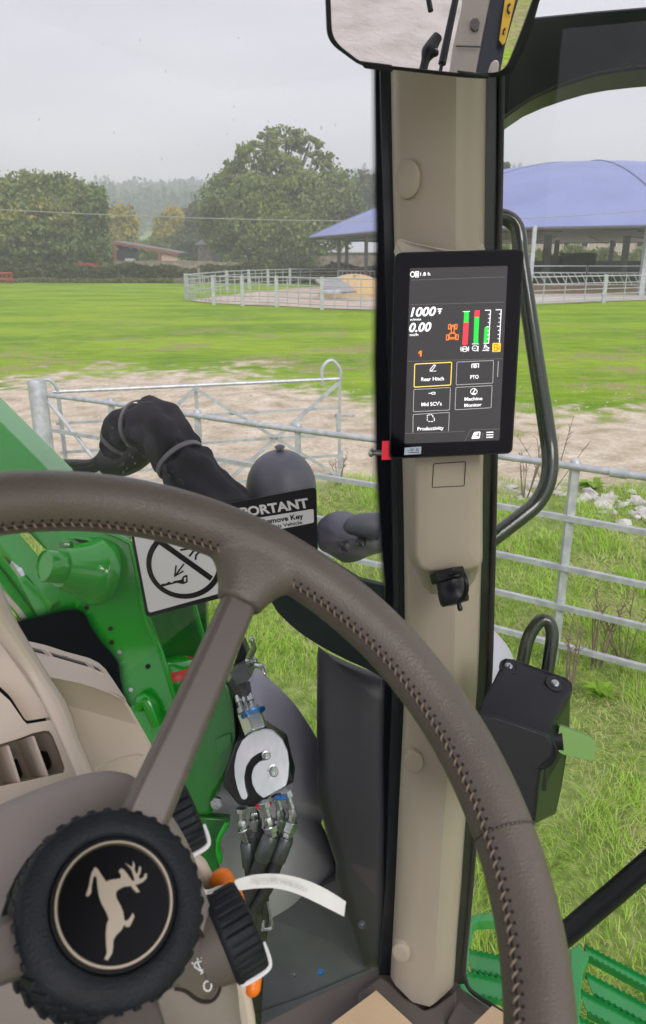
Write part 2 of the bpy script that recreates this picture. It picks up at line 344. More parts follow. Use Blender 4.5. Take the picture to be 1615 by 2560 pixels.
def pn(x, y, s, seed=0):
    a = np.sin(x * s * 1.7 + 1.3 * seed + 2.1 * np.sin(y * s * .9 + seed)) * np.sin(y * s * 1.3 + .7 * seed + 1.7 * np.sin(x * s * 1.1)); return a
def blades(N, x0, x1, y0, y1, hmin, hmax, wmin, wmax, bias=0):
    y = y0 + (y1 - y0) * rng.random(N) ** 1.35; x = x0 + (x1 - x0) * rng.random(N)
    tuft = .5 + .5 * pn(x, y, 2.3, 1); patch = .5 * pn(x, y, .9, 4) + .5 * pn(x, y, 2.6, 9)
    edge = y < 8.35 + .35 * np.sin(x * 1.3) + .2 * np.sin(x * 4.1); hid = (np.abs(x + .15) < .55) & (y < 1.6)
    k = edge & ~hid & (rng.random(N) < (.3 + .7 * tuft) * (1 - .35 * np.clip((patch - .2) * 2, 0, 1))); x, y, tuft, patch = x[k], y[k], tuft[k], patch[k]; n = len(x)
    dry = np.clip((patch - .16) * 2.6, 0, 1); h = (hmin + (hmax - hmin) * rng.random(n)) * (.55 + .75 * tuft) * (1 - .45 * dry); wd = wmin + (wmax - wmin) * rng.random(n)
    cl = 2 * math.pi * (.5 + .5 * pn(x, y, 3.1, 6)); a = cl * .8 + rng.normal(0, 1.1, n); f = rng.normal(0, .7, n) + a; bend = (.25 + .9 * rng.random(n)) * (1 + 1.1 * dry)
    dx, dy = np.cos(a), np.sin(a); px, py = -np.sin(f), np.cos(f); V = np.zeros((n, 7, 3))
    for i, (t, ww) in enumerate(((0, 1), (.4, .85), (.75, .55))):
        r = bend * h * t * t; zz = h * t * (1 - .35 * bend * t)
        for s, j in ((1, 0), (-1, 1)): V[:, 2 * i + j] = np.stack([x + dx * r + px * s * wd * ww / 2, y + dy * r + py * s * wd * ww / 2, np.maximum(zz, .004 * t)], 1)
    V[:, 6] = np.stack([x + dx * bend * h, y + dy * bend * h, np.maximum(h * (1 - .35 * bend), .01)], 1)
    b = np.arange(n)[:, None] * 7; F = np.concatenate([b + np.array([[0, 1, 3], ]), b + np.array([[0, 3, 2]]), b + np.array([[2, 3, 5]]), b + np.array([[2, 5, 4]]), b + np.array([[4, 5, 6]])])
    tone = np.clip(.42 + .17 * rng.normal(size=n) + .28 * dry * (rng.random(n) < .75) + .14 * pn(x, y, .7, 2), 0, 1)
    tone = np.where(rng.random(n) < .13 + .45 * dry, .78 + .22 * rng.random(n), tone)
    return V.reshape(-1, 3), F, np.repeat(tone, 7)
parts = [blades(270000, -1.2, 6.5, .9, 5.2, .035, .11, .0022, .0052), blades(170000, -5.5, 9.5, 4.4, 9.4, .05, .14, .004, .008), blades(16000, -5, -1.2, 2.5, 6, .05, .12, .006, .01)]
V = []; F = []; Cc = []; o_ = 0
for v, f, c in parts: V.append(v); F.append(f + o_); Cc.append(c); o_ += len(v)
rawmesh('meadow_grass', np.concatenate(V), np.concatenate(F), GRASSM, label='long green and straw coloured grass growing beside the tractor', cat='grass', kind='stuff', cols=np.concatenate(Cc), off=Vector((0, 0, 0)))
# ------------------------------------------------------------ leaf clouds, trees, hedges
def leafmat(name, a, b, c, vs=.5, trans=.25):
    m = tonemat(name, [(0, a), (.5, b), (1, c)], .7, trans); return m
LM = {'oak': leafmat('oak_leaves', (.075, .12, .03), (.18, .25, .055), (.32, .37, .085)), 'autumn': leafmat('autumn_oak_leaves', (.07, .125, .035), (.16, .235, .06), (.36, .32, .09)),
      'yellow': leafmat('yellow_leaves', (.15, .17, .04), (.36, .33, .07), (.58, .44, .08)), 'grey': leafmat('dull_leaves', (.07, .08, .04), (.13, .14, .06), (.19, .19, .08)),
      'hedge': leafmat('hedge_leaves', (.03, .042, .016), (.065, .08, .03), (.13, .12, .05)), 'far': leafmat('hazed_woodland_leaves', (.022, .055, .06), (.045, .09, .08), (.12, .13, .07))}  # far leaves: the blue of the haze is put into their colour
BARK = mat('bark', (.06, .05, .04), .9, bump=.5, bs=4, var=.3, vs=3)
def leaves(centers, size, tone, flat=.0):
    n = len(centers); c = np.asarray(centers); a = rng.normal(size=(n, 3)); a /= np.linalg.norm(a, axis=1)[:, None]; b = rng.normal(size=(n, 3)); b -= a * (a * b).sum(1)[:, None]; b /= np.linalg.norm(b, axis=1)[:, None]
    s = size * (.55 + .9 * rng.random((n, 1))); V = np.stack([c + a * s, c + b * s * .6, c - a * s * .9, c - b * s * .7], 1); return V.reshape(-1, 3), np.arange(n * 4).reshape(n, 4), np.repeat(tone, 4)
def lobecloud(lobes, n, fill=.35):
    """lobes: (centre, rx, ry, rz, weight); points clustered in twiggy clumps near each lobe's skin"""
    out = []; tn = []
    ws = np.array([l[1] * l[3] for l in lobes]); ws = ws / ws.sum()
    for (c, rx, ry, rz, tb), wgt in zip(lobes, ws):
        k = int(n * wgt); nc = max(6, k // 45); d = rng.normal(size=(nc, 3)); d /= np.linalg.norm(d, axis=1)[:, None]; d[:, 2] = np.abs(d[:, 2]) * .9 + d[:, 2] * .1 if False else d[:, 2]
        r = 1 - fill * rng.random(nc) ** 1.6; cc = d * r[:, None]; tt = rng.normal(tb, .13, nc); idx = rng.integers(0, nc, k)
        sp = .17 * (.5 + rng.random(nc)); p = cc[idx] + rng.normal(size=(k, 3)) * sp[idx][:, None] * np.array([1, 1, .7]); out.append(np.array(c) + p * np.array([rx, ry, rz])); tn.append(np.clip(tt[idx] + rng.normal(0, .055, k), 0, 1))
    return np.concatenate(out), np.concatenate(tn)
def tree(name, label, cx, D, base, lobes, n, size, m, trunk=None, group=None, seed=0, limbs=6):
    """lobes in picture measure: (x, y, rx, ry, depthoffset, tone) at distance D"""
    b = PY(cx, 700, D); loc = Vector((b.x, D, 0)); t = T(name, loc, label, 'tree', group); L_ = []
    for q in lobes:
        x, y, rx, ry = q[:4]; dd = q[4] if len(q) > 4 else 0; c = PY(x, y, D + dd); s = (c - O).dot(FW) / FPX; L_.append((c, rx * s, rx * s * .9, ry * s, q[5] if len(q) > 5 else .5))
    p, tn = lobecloud(L_, n); V, F, Cc = leaves(p, size, tn); rawmesh('crown', V, F, LM[m], parent=t, cols=Cc)
    r = trunk or .4; bm = NB(); top = max(l[0].z for l in L_); zc = sum(l[0].z for l in L_) / len(L_)
    tube(bm, [loc + Vector((0, 0, -.3)), loc + Vector((.1, 0, zc * .35)), loc + Vector((-.1, 0, zc * .7)), loc + Vector((0, 0, zc))], [r * 1.3, r, r * .8, r * .4], 10, 3)
    for l in L_: 
        a = loc + Vector((0, 0, zc * .45)); c = Vector(l[0]); mid = (a + c) / 2 + Vector((random.uniform(-.5, .5), 0, random.uniform(-.6, .2))); tube(bm, [a, mid, c, c + (c - mid) * .05], [r * .45, r * .3, r * .16, r * .05], 7, 3)
        for _ in range(limbs): e = c + Vector((random.uniform(-1, 1) * l[1], random.uniform(-1, 1) * l[2], random.uniform(-.3, .7) * l[3])) * .7; tube(bm, [mid, (mid + e) / 2 + Vector((0, 0, .3)), e], [r * .16, r * .1, r * .03], 5, 2)
    build('trunk', bm, BARK, t); return t
tree('oak_tree', 'tall domed green oak in the middle of the view, behind the round pen', 700, 112, 0,
     [(700, 425, 56, 44, 0, .62), (640, 388, 44, 30, -2, .6), (590, 405, 26, 22, 1, .5), (715, 345, 44, 26, 1, .6), (668, 352, 26, 20, -1, .55), (770, 368, 34, 22, 2, .55), (800, 400, 30, 24, 1, .5), (598, 452, 48, 34, 0, .45), (560, 510, 58, 60, -1, .42), (640, 520, 80, 70, -5, .55), (745, 500, 78, 66, -4, .6), (830, 480, 60, 56, 0, .5),
      (860, 545, 48, 60, 2, .42), (700, 580, 95, 62, -6, .55), (790, 590, 70, 50, -3, .5), (590, 590, 60, 48, -2, .4), (650, 630, 80, 40, -5, .42), (545, 560, 40, 50, 1, .4), (740, 640, 60, 36, -4, .35)], 46000, .27, 'oak', .75)
tree('oak_tree', 'broad oak with russet patches at the left edge, by the hedge end', 110, 100, 0,
     [(70, 480, 70, 44, 0, .62), (140, 478, 70, 40, 0, .6), (190, 520, 60, 46, -1, .45), (232, 495, 34, 34, 0, .4), (25, 520, 66, 56, -2, .6), (105, 540, 76, 50, -4, .72), (60, 590, 78, 44, -4, .6), (150, 600, 66, 42, -3, .45), (215, 560, 46, 52, 0, .35), (220, 615, 48, 40, 0, .38), (-30, 560, 60, 80, 0, .5), (30, 640, 60, 30, -3, .42), (110, 640, 40, 30, -3, .2)], 42000, .25, 'autumn', .8)
tree('lime_tree', 'yellow round tree left of the red framed shed roof', 292, 150, 0, [(298, 560, 38, 38, 0, .6), (280, 600, 44, 44, 0, .5), (325, 620, 40, 32, 0, .3), (268, 560, 30, 30, 0, .75)], 7000, .5, 'yellow', .4)
tree('lime_tree', 'narrow yellow topped tree right of the red framed shed', 430, 165, 0, [(435, 545, 26, 22, 0, .85), (425, 580, 34, 40, 0, .55), (460, 600, 30, 42, 0, .25), (405, 610, 26, 30, 0, .4)], 6500, .5, 'yellow', .4)
tree('ash_tree', 'dull grey green tree between the narrow yellow tree and tall oak', 490, 150, 0, [(500, 555, 34, 42, 0, .55), (480, 610, 44, 40, 0, .45), (520, 620, 40, 40, 0, .4)], 6000, .45, 'grey', .4)
tree('round_bush_tree', 'low green tree behind the roofless middle of the red framed shed', 375, 140, 0, [(365, 632, 30, 24, 0, .5), (395, 625, 24, 20, 0, .4)], 2500, .4, 'oak', .3)
tree('ash_tree', 'soft olive tree just left of the corner pillar under the hill', 912, 150, 0, [(905, 500, 40, 50, 0, .5), (925, 470, 30, 30, 0, .65), (900, 560, 44, 50, 0, .4)], 6000, .5, 'grey', .4)
tree('distant_tree', 'small tree top showing above the left slope of the blue canopy', 1258, 120, 0, [(1258, 425, 18, 16, 0, .5), (1250, 445, 20, 24, 0, .4)], 1500, .3, 'grey', .25)
def hedge(name, label, pts, h, thick, n, size, m, tb=.45, cat='hedge'):
    n = int(n); P2 = [Vector(p) for p in pts]; segs = list(zip(P2[:-1], P2[1:])); ln = [(b - a).length for a, b in segs]; tot = sum(ln); out = []
    for (a, b), l in zip(segs, ln):
        k = int(n * l / tot); t = rng.random(k); ax = a.x + (b.x - a.x) * t; ay = a.y + (b.y - a.y) * t; hh = h * (.8 + .2 * np.sin(ax * .9) * np.sin(ax * .37 + 1) + .12 * rng.random(k)); zz = hh * np.sqrt(rng.random(k)); dx = rng.normal(0, thick * .35, k); out.append(np.stack([ax, ay + dx, zz + a.z], 1))
    c = np.concatenate(out); tn = np.clip(tb + .25 * np.sin(c[:, 0] * .5) * np.sin(c[:, 0] * .21 + 2) + rng.normal(0, .16, len(c)), 0, 1); V, F, Cc = leaves(c, size, tn)
    return rawmesh(name, V, F, LM[m], label=label, cat=cat, cols=Cc)
def at(x, Y, z=0): p = PY(x, 700, Y); return Vector((p.x, Y, z))
hedge('hedgerow', 'long dark clipped hedge along the far edge of the green field', [at(-40, 94), at(300, 92), at(560, 90), at(1000, 88)], 2.0, 2.2, 22000, .28, 'hedge')
hedge('shelter_belt', 'dull green bushes under and behind the broad left oak', [at(-80, 122), at(250, 120), at(300, 120)], 5.0, 3, 9000, .35, 'oak', .35, 'bushes')
hedge('scrub_strip', 'pale dry weeds along the foot of the far hedge', [at(-60, 91), at(450, 89), at(600, 88)], .55, 1.0, 4000, .16, 'grey', .9, 'weeds')
hedge('garden_hedge', 'green bushes in front of the stone house seen under the canopy', [at(1000, 118), at(1240, 116), at(1500, 114), at(1680, 114)], 4.4, 2.5, 12000, .3, 'oak', .5)
# ------------------------------------------------------------ hills and wood
bm = NB()
def hz(x, y): 
    ridge = 1 + .16 * math.sin(x * .0045 + 1.0) + .06 * math.sin(x * .013)
    t = max(0, min(1, (y - 260) / 700)); return (6 * max(0, min(1, (y - 240) / 90)) + 60 * t * t * (3 - 2 * t)) * ridge
HX = [-900 + 50 * i for i in range(41)]; HY = [235, 250, 280, 310, 340, 380, 430, 500, 600, 700, 800, 900, 960, 1060]
g = [[bm.verts.new((x, y, hz(x, y) - .3)) for x in HX] for y in HY]
for a, b in zip(g[:-1], g[1:]):
    for i in range(len(HX) - 1): bm.faces.new((a[i], a[i + 1], b[i + 1], b[i]))
build('hills', bm, mat('hill_pasture', (.17, .30, .05), .95, var=.15, vs=.02), kind='structure', sharp=80)
def wood():
    pts = []; tn = []
    N = 5200; x = rng.uniform(-520, 620, N); y = rng.uniform(345, 985, N); cx_ = []
    for i in range(N):
        if y[i] < 420 and -150 < x[i] < -60: continue
        z = hz(x[i], y[i]); con = rng.random() < .35; h = rng.uniform(11, 21) * (1.15 if con else 1); r = h * (.17 if con else .36); k = 34; t = rng.random(k)
        if con: rad = r * (1 - t) * rng.uniform(.5, 1, k) ; zz = z + h * t
        else: rad = r * np.sqrt(np.maximum(0, 1 - (2 * t - 1) ** 2)) * rng.uniform(.6, 1, k); zz = z + h * (.22 + .78 * t)
        a = rng.uniform(0, 2 * math.pi, k); pts.append(np.stack([x[i] + rad * np.cos(a), y[i] + rad * np.sin(a), zz], 1)); tt = rng.normal(.2 if con else .5, .1) + (.4 if rng.random() < .06 else 0); tn.append(np.clip(tt + rng.normal(0, .06, k), 0, 1))
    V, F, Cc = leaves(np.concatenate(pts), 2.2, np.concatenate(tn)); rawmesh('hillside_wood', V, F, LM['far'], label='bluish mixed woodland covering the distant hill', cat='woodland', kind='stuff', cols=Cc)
wood()
# ------------------------------------------------------------ haze
bm = NB(); box(bm, Vector((0, 510, 55)), 2400, 1180, 118)
hm = bpy.data.materials.new('haze_air'); hm.use_nodes = True; nt = hm.node_tree; nt.nodes.remove(nt.nodes['Principled BSDF'])
pv = nn(nt, 'ShaderNodeVolumePrincipled'); pv.inputs['Color'].default_value = (.93, .955, 1, 1); pv.inputs['Density'].default_value = .0016; pv.inputs['Emission Color'].default_value = (.7, .8, 1, 1); pv.inputs['Anisotropy'].default_value = .2; nt.links.new(pv.outputs[0], nt.nodes['Material Output'].inputs['Volume'])
build('haze', bm, hm, kind='stuff', label='thin bluish haze over the distant hill', cat='haze', flat=True)
# ------------------------------------------------------------ farm buildings beyond the hedge
STONE = mat('rubble_stone', (.20, .165, .14), .9, col2=(.33, .28, .24), vs=1.6, bump=.7, bs=3)
SLATE = mat('slate_roof', (.16, .16, .17), .6, var=.2, vs=2, bump=.3, bs=4)
REDS = mat('red_oxide_steel', (.26, .09, .07), .6, var=.1, vs=2)
PINK = mat('pink_cladding', (.62, .42, .36), .7, bump=.4, bs=5, var=.06)
SHEET = mat('dark_sheet', (.02, .022, .03), .6, bump=.3, bs=6); SILV = mat('pale_sheet_roof', (.55, .57, .6), .4, .2, var=.1)
def cuboid(bm, x0, x1, yt, yb, D, dep, ztop=None, zbot=None):
    a = PY(x0, yt, D); b = PY(x1, yb, D); z1 = a.z if ztop is None else ztop; z0 = b.z if zbot is None else zbot
    box(bm, Vector(((a.x + b.x) / 2, D + dep / 2, (z0 + z1) / 2)), abs(b.x - a.x), dep, z1 - z0)
D = 104
bm = NB(); cuboid(bm, 285, 500, 652, 0, D, .5, zbot=-.2); cuboid(bm, 500, 640, 655, 0, D + .6, .5, zbot=-.2); build('stone_wall', bm, STONE, label='low grey rubble stone wall left of the round stone building', cat='wall', flat=True)
bm = NB(); cuboid(bm, 620, 960, 640, 0, D + 3, .6, zbot=-.2); build('stone_wall', bm, STONE, label='stone wall behind the hedge under the tall oak, right of the round building', cat='wall', flat=True)
t = T('open_shed', PY(360, 700, D + 6) - Vector((0, 0, PY(360, 700, D + 6).z)), 'open farm shed with red steel frame, dark back sheet and pink side cladding', 'shed')
Ds = D + 6
fr = [at(x, Ds) for x in (285, 350, 398, 445)]; bm = NB()
def zs(x, y, DD): return PY(x, y, DD)
tube(bm, [zs(281, 606, Ds), zs(345, 618, Ds), zs(400, 626, Ds), zs(446, 636, Ds)], .17, 6, 1, sq=True)
for x, y in ((286, 607), (399, 628)): q = zs(x, y, Ds); tube(bm, [q, Vector((q.x, q.y, 0))], .18, 6, 1, sq=True)
build('frame', bm, REDS, t); bm = NB(); cuboid(bm, 288, 346, 612, 655, Ds + .8, .15); build('back_sheet', bm, SHEET, t, flat=True)
bm = NB(); plate(bm, [zs(404, 631, Ds + .3), zs(443, 639, Ds + .3), zs(443, 662, Ds + .3), zs(404, 662, Ds + .3)], Vector((0, .2, 0))); build('side_cladding', bm, PINK, t, flat=True)
bm = NB(); a, b = zs(279, 604, Ds), zs(448, 634, Ds); plate(bm, [a, b, b + Vector((0, 9, .1)), a + Vector((0, 9, .1))], Vector((0, 0, .12))); build('roof', bm, SLATE, t, flat=True)
bm = NB(); cuboid(bm, 312, 334, 646, 653, Ds - .5, 1.2); build('trough', bm, SILV, t, flat=True)
c = at(556, 119); t = T('round_stone_building', c, 'round rubble stone building with conical slate roof, half behind the tall oak', 'building')
zt = PY(556, 612, 119).z; bm = NB(); lathe(bm, c, (0, 0, 1), [(3.6, -.2), (3.5, zt)], 24); build('wall', bm, STONE, t); bm = NB(); lathe(bm, c, (0, 0, 1), [(4.0, zt - .05), (.15, PY(528, 566, 119).z)], 24); build('roof', bm, SLATE, t)
t = T('long_barn', at(860, 125), 'low barn with pale sheet roof behind the stone wall, left of the corner pillar', 'barn')
bm = NB(); cuboid(bm, 735, 960, 630, 700, 125, 8); build('wall', bm, STONE, t, flat=True); bm = NB(); a, b = zs(730, 632, 124.5), zs(965, 632, 124.5); plate(bm, [a, b, b + Vector((0, 4.5, 1.7)), a + Vector((0, 4.5, 1.7))], Vector((0, 0, .15))); build('roof', bm, SILV, t, flat=True)
t = T('stone_house', at(1480, 128), 'long stone house with small white windows seen under the blue canopy', 'house')
bm = NB(); cuboid(bm, 1330, 1700, 598, 700, 128, 8); build('wall', bm, mat('house_stone', (.42, .38, .30), .9, var=.1, bump=.4, bs=2), t, flat=True)
bm = NB(); a, b = zs(1322, 600, 127.6), zs(1710, 600, 127.6); plate(bm, [a, b, b + Vector((0, 4.4, 2.6)), a + Vector((0, 4.4, 2.6))], Vector((0, 0, .2))); build('roof', bm, SLATE, t, flat=True)
for x in (1418, 1462, 1533, 1600):
    bm = NB(); cuboid(bm, x - 9, x + 9, 604, 617, 127.8, .16); wf = build('window', bm, WHITE, t, flat=True); bm = NB(); cuboid(bm, x - 7, x - 1, 605, 616, 127.7, .1); cuboid(bm, x + 1, x + 7, 605, 616, 127.7, .1); build('pane', bm, DARK, wf, flat=True)
t = T('farm_trailer', at(207, 97), 'red farm trailer parked under the broad oak behind the hedge', 'trailer')
bm = NB(); cuboid(bm, 188, 235, 658, 668, 97, 2); build('bed', bm, mat('red_paint', (.38, .06, .045), .5), t, flat=True); bm = NB(); [lathe(bm, PY(x, 676, 96.8), (0, 1, 0), [(.45, 0), (.45, .25)], 12) for x in (198, 224)]; build('wheel', bm, BLKR, t)
t = T('red_feeder', at(7, 86), 'small red hoop feeder at the left end of the field', 'feeder')
bm = NB(); c = at(7, 86)
for q in range(7): bm = NB(); a = q * math.pi / 3.5; tube(bm, [c + Vector((1 * math.cos(a), .6 * math.sin(a), 0)), c + Vector((1.1 * math.cos(a), .6 * math.sin(a), 1.2))], .06, 6, 1); build('bar', bm, MATS['red_paint'], t)
bm = NB(); tube(bm, [c + Vector((1.1 * math.cos(k * .524), .6 * math.sin(k * .524), 1.15)) for k in range(12)], .09, 6, 1, True); tube(bm, [c + Vector((1.05 * math.cos(k * .524), .6 * math.sin(k * .524), .5)) for k in range(12)], .09, 6, 1, True); build('hoop', bm, MATS['red_paint'], t)
# small gate in the hedge
t = T('field_gate', at(470, 86), 'small dull field gate in the hedge, just left of the round pen', 'gate'); bm = NB()
for y in (696, 700, 705, 710): tube(bm, [PY(436, y + 1, 86), PY(497, y - 2, 86)], .05, 6, 1)
build('rails', bm, mat('old_wood', (.25, .23, .2), .9), t); bm = NB(); tube(bm, [at(498, 86, -.2), at(498, 86, 1.7)], .17, 8, 1); build('post', bm, MATS['old_wood'], t)
# ------------------------------------------------------------ overhead wire on two poles
t = T('overhead_line', (0, 34, 0), 'thin pale overhead wire crossing the whole view in front of the oaks', 'wire')
pts = [PY(x, y, 34) for x, y in ((-1100, 455), (-400, 500), (0, 524), (430, 543), (850, 552), (1250, 548), (1615, 526), (2200, 470))]
bm = NB(); tube(bm, pts, .016, 6, 4); build('cable', bm, mat('wire_grey', (.35, .36, .37), .5), t)
for q in (pts[0], pts[-1]): bm = NB(); tube(bm, [Vector((q.x, q.y, -.2)), q + Vector((0, 0, .5))], .15, 8, 1); build('pole', bm, MATS['old_wood'], t)
# ------------------------------------------------------------ round cattle pen with blue canopy
PC = at(1430, 80); RC = 27.2; EZ = 4.8; PCx = PC.x
BLUEM = mat('periwinkle_canopy', (.23, .28, .52), .6, var=.07, vs=.25); UNDER = mat('canopy_lining', (.60, .60, .60), .8); TRUSS = mat('dark_steel_truss', (.10, .10, .11), .5)
bm = NB(); fp = []
t = T('cattle_canopy', PC, 'large round periwinkle blue domed canopy on steel posts over the cattle pen', 'canopy')
NS = 8; A0 = R(-94)
for s in range(NS):
    a0 = A0 + s * 2 * math.pi / NS; a1 = a0 + 2 * math.pi / NS; bm = NB(); secs = []
    for i in range(9):
        u = i / 8; row = []
        for j in range(7):
            v = j / 6; a = a0 + (a1 - a0) * v; c = math.cos(math.pi / NS) / math.cos((v - .5) * 2 * math.pi / NS)
            r = RC * c * (1 - u) + .6 * u; z = EZ + 6.7 * (1 - (1 - u) ** 1.75) + .40 * math.sin(math.pi * v) * math.sin(math.pi * min(1, u * 1.2)) - .25 * math.sin(math.pi * v) * (1 - u) * 0; row.append(PC + Vector((r * math.cos(a), r * math.sin(a), z)))
        secs.append(row)
    shell(bm, secs, Vector((0, 0, -.06))); build('canopy_panel', bm, BLUEM, t, sharp=60); bm = NB(); tube(bm, [r_[0] + Vector((0, 0, .02)) for r_ in secs], .07, 6, 2); build('canopy_seam', bm, mat('seam_grey_blue', (.20, .23, .42), .7), t)
    bm = NB(); e0, e1 = secs[0][0], secs[0][-1]; tube(bm, [e0 - Vector((0, 0, .12)), e1 - Vector((0, 0, .12))], .09, 6, 1); d0 = (PC - e0).normalized()
    lowc = PC + Vector((0, 0, EZ + 1.0)); f = .62
    for e in (e0, (e0 + e1) / 2): tube(bm, [e + Vector((0, 0, -.25)), PC.lerp(e, .35) + Vector((0, 0, 2.4 if False else .0)) + Vector((0, 0, EZ * .65 + .2))], .07, 6, 1); tube(bm, [e + Vector((0, 0, -.2)), PC.lerp(e, .62) + Vector((0, 0, 1.55 + EZ * .38))], .06, 6, 1)
    build('truss', bm, TRUSS, t)
    bm = NB(); plate(bm, [e0.lerp(PC + Vector((0, 0, EZ)), .04) - Vector((0, 0, .1)), e1.lerp(PC + Vector((0, 0, EZ)), .04) - Vector((0, 0, .1)), PC + Vector((0, 0, EZ + 1.6))], Vector((0, 0, .04))); build('lining', bm, UNDER, t, flat=True)
def post(x, D, r, m, ztop=EZ): 
    bm = NB(); p = at(x, D); tube(bm, [p + Vector((0, 0, -.1)), p + Vector((0, 0, ztop))], r, 8, 1, sq=True); build('post', bm, m, t)
for x, D, r, m in ((847, 84, .19, mat('grey_timber_post', (.16, .155, .15), .8)), (866, 90, .2, MATS['grey_timber_post']), (914, 74, .17, MATS['grey_timber_post']), (1326, 56, .13, GALVF), (1361, 76, .32, TRUSS), (1384, 96, .24, TRUSS), (1555, 78, .26, TRUSS), (1606, 56, .2, GALVF), (1520, 96, .22, TRUSS), (1190, 57, .2, GALVF)): post(x, D, r, m)
# pen floor
fl = [PZ(x, y) for x, y in ((470, 752), (535, 759), (607, 763), (692, 766), (805, 772), (935, 776), (1100, 772), (1300, 764), (1508, 755), (1700, 749))]
fl2 = [PZ(x, y) for x, y in ((1700, 690), (1300, 690), (900, 712), (725, 722), (600, 735))]
bm = NB(); f = bm.faces.new([bm.verts.new(Vector((p.x, p.y, .03))) for p in fl + fl2]); build('pen_yard', bm, mat('pen_yard_dirt', (.44, .35, .28), .95, col2=(.60, .50, .42), vs=.5), kind='structure')
bm = NB(); q = [PZ(x, y) + Vector((0, 0, .04)) for x, y in ((1150, 765), (1300, 762), (1508, 754), (1700, 748), (1700, 736), (1508, 737), (1300, 738), (1150, 740))]; plate(bm, q, Vector((0, 0, .06))); build('concrete_apron', bm, mat('concrete', (.55, .52, .48), .9, var=.08, vs=1), kind='structure', flat=True)
def railfence(name, label, gpts, h, rails, rr, postr, postidx=None, m=GALVF, extra=None, stiles=0, cat='fence', group=None):
    c = sum(gpts, Vector()) / len(gpts); c.z = 0; t = T(name, c, label, cat, group)
    for i, p in enumerate(gpts):
        if postidx is None or i in postidx: bm = NB(); tube(bm, [Vector((p.x, p.y, -.1)), Vector((p.x, p.y, h + .06))], postr, 8, 1, sq=postr > .06); build('post', bm, m, t)
    for zr in rails: bm = NB(); tube(bm, [Vector((p.x, p.y, zr)) for p in gpts], rr if zr < max(rails) else rr * 1.35, 6, 1); build('rail', bm, m, t)
    if stiles:
        for a, b in zip(gpts[:-1], gpts[1:]):
            for k in range(1, stiles + 1): p = a.lerp(b, k / (stiles + 1)); bm = NB(); tube(bm, [Vector((p.x, p.y, .15)), Vector((p.x, p.y, h))], rr, 6, 1); build('stile', bm, m, t)
    return t
G_ = lambda x, y: PZ(x, y)
railfence('pen_fence', 'galvanised seven bar fence curving round the front of the pen', [G_(467, 750), G_(475, 754), G_(493, 757), G_(535, 762), G_(607, 765), G_(692, 767), G_(805, 775), G_(935, 780), G_(1120, 775), G_(1300, 768), G_(1508, 757), G_(1700, 750)], 1.62, [.25, .55, .85, 1.2, 1.6], .03, .10, {0, 3, 4, 5, 6, 8, 10}, stiles=3)
railfence('pen_fence', 'back run of galvanised fence across the far side of the round pen', [at(467, G_(467, 750).y), at(567, 66), at(622, 72), at(670, 77), at(725, 82), at(800, 86), at(940, 88)], 1.62, [.5, .9, 1.3, 1.6], .035, .13, {1, 2, 3, 4}, stiles=2)
# feed barriers with slanted bars at the right
t = T('feed_barrier', at(1450, 58), 'galvanised feed barrier with slanted bars between the pen fence and posts', 'feed barrier')
YB = 58; 
for x0, x1 in ((1325, 1463), (1467, 1612), (1616, 1760)):
    bm = NB(); z1, z2, z3, z4 = PY(x0, 665, YB).z, PY(x0, 682, YB).z, PY(x0, 712, YB).z, PY(x0, 722, YB).z; xa, xb = at(x0, YB).x, at(x1, YB).x
    tube(bm, [Vector((xa, YB, z1)), Vector((xb, YB, z1)), Vector((xb, YB, z3)), Vector((xa, YB, z3))], .045, 6, 1, True); tube(bm, [Vector((xa, YB, z2)), Vector((xb, YB, z2))], .05, 6, 1); build('frame', bm, GALVF, t)
    bm = NB(); k = 8
    for i in range(k): u = xa + (xb - xa) * (i + .3) / k; tube(bm, [Vector((u, YB, z2)), Vector((u + .55, YB, z3))], .035, 6, 1)
    build('slanted_bars', bm, GALVF, t)
bm = NB(); box(bm, Vector((at(1500, YB + .5).x, YB + .6, .42)), 22, .25, .85); build('feed_wall', bm, mat('brown_brick', (.22, .14, .10), .9, var=.15, vs=2), t, flat=True)
bm = NB(); box(bm, Vector((at(1500, 82).x, 82, 1.2)), 34, .6, 2.5); box(bm, Vector((at(1440, 80).x, 80, 2.6)), 3.4, 1.2, 1.2); box(bm, Vector((at(1385, 80).x, 80, 2.5)), 1.1, 1.2, .9); build('silage_barrier', bm, mat('dark_boarding', (.03, .032, .036), .9, var=.3, vs=.8), label='long dark barrier wall inside the pen below the canopy', cat='wall', flat=True)
# left side inside the pen: comb fence, loading ramp, straw
railfence('comb_fence', 'upright bar fence under the left eave of the canopy', [at(845, 78), at(960, 75)], PY(850, 677, 78).z, [PY(850, 677, 78).z, .5], .05, .07, stiles=9)
t = T('loading_ramp', at(815, 52), 'grey sheet metal loading ramp standing inside the round pen', 'ramp')
bm = NB(); plate(bm, [PY(787, 697, 53), PY(848, 694, 53), PY(892, 728, 50), PY(822, 732, 50)], Vector((0, .3, -.1))); build('deck', bm, mat('ramp_steel', (.30, .30, .31), .6, var=.1), t, flat=True); 
for y in (699, 730): bm = NB(); tube(bm, [PY(808, y, 49.8), PY(852, y - 1, 49.8)], .13, 6, 1); build('bar', bm, GALVF, t)
bm = NB(); c = PZ(885, 742); secs = []
for i in range(9): 
    a = i / 8; secs.append([c + Vector((2.6 * math.cos(q) * math.cos(a * 1.57), 1.6 * math.sin(q) * math.cos(a * 1.57), -.05 + 1.5 * math.sin(a * 1.57) * (1 + .1 * math.sin(5 * q)))) for q in [k * .393 for k in range(16)]])
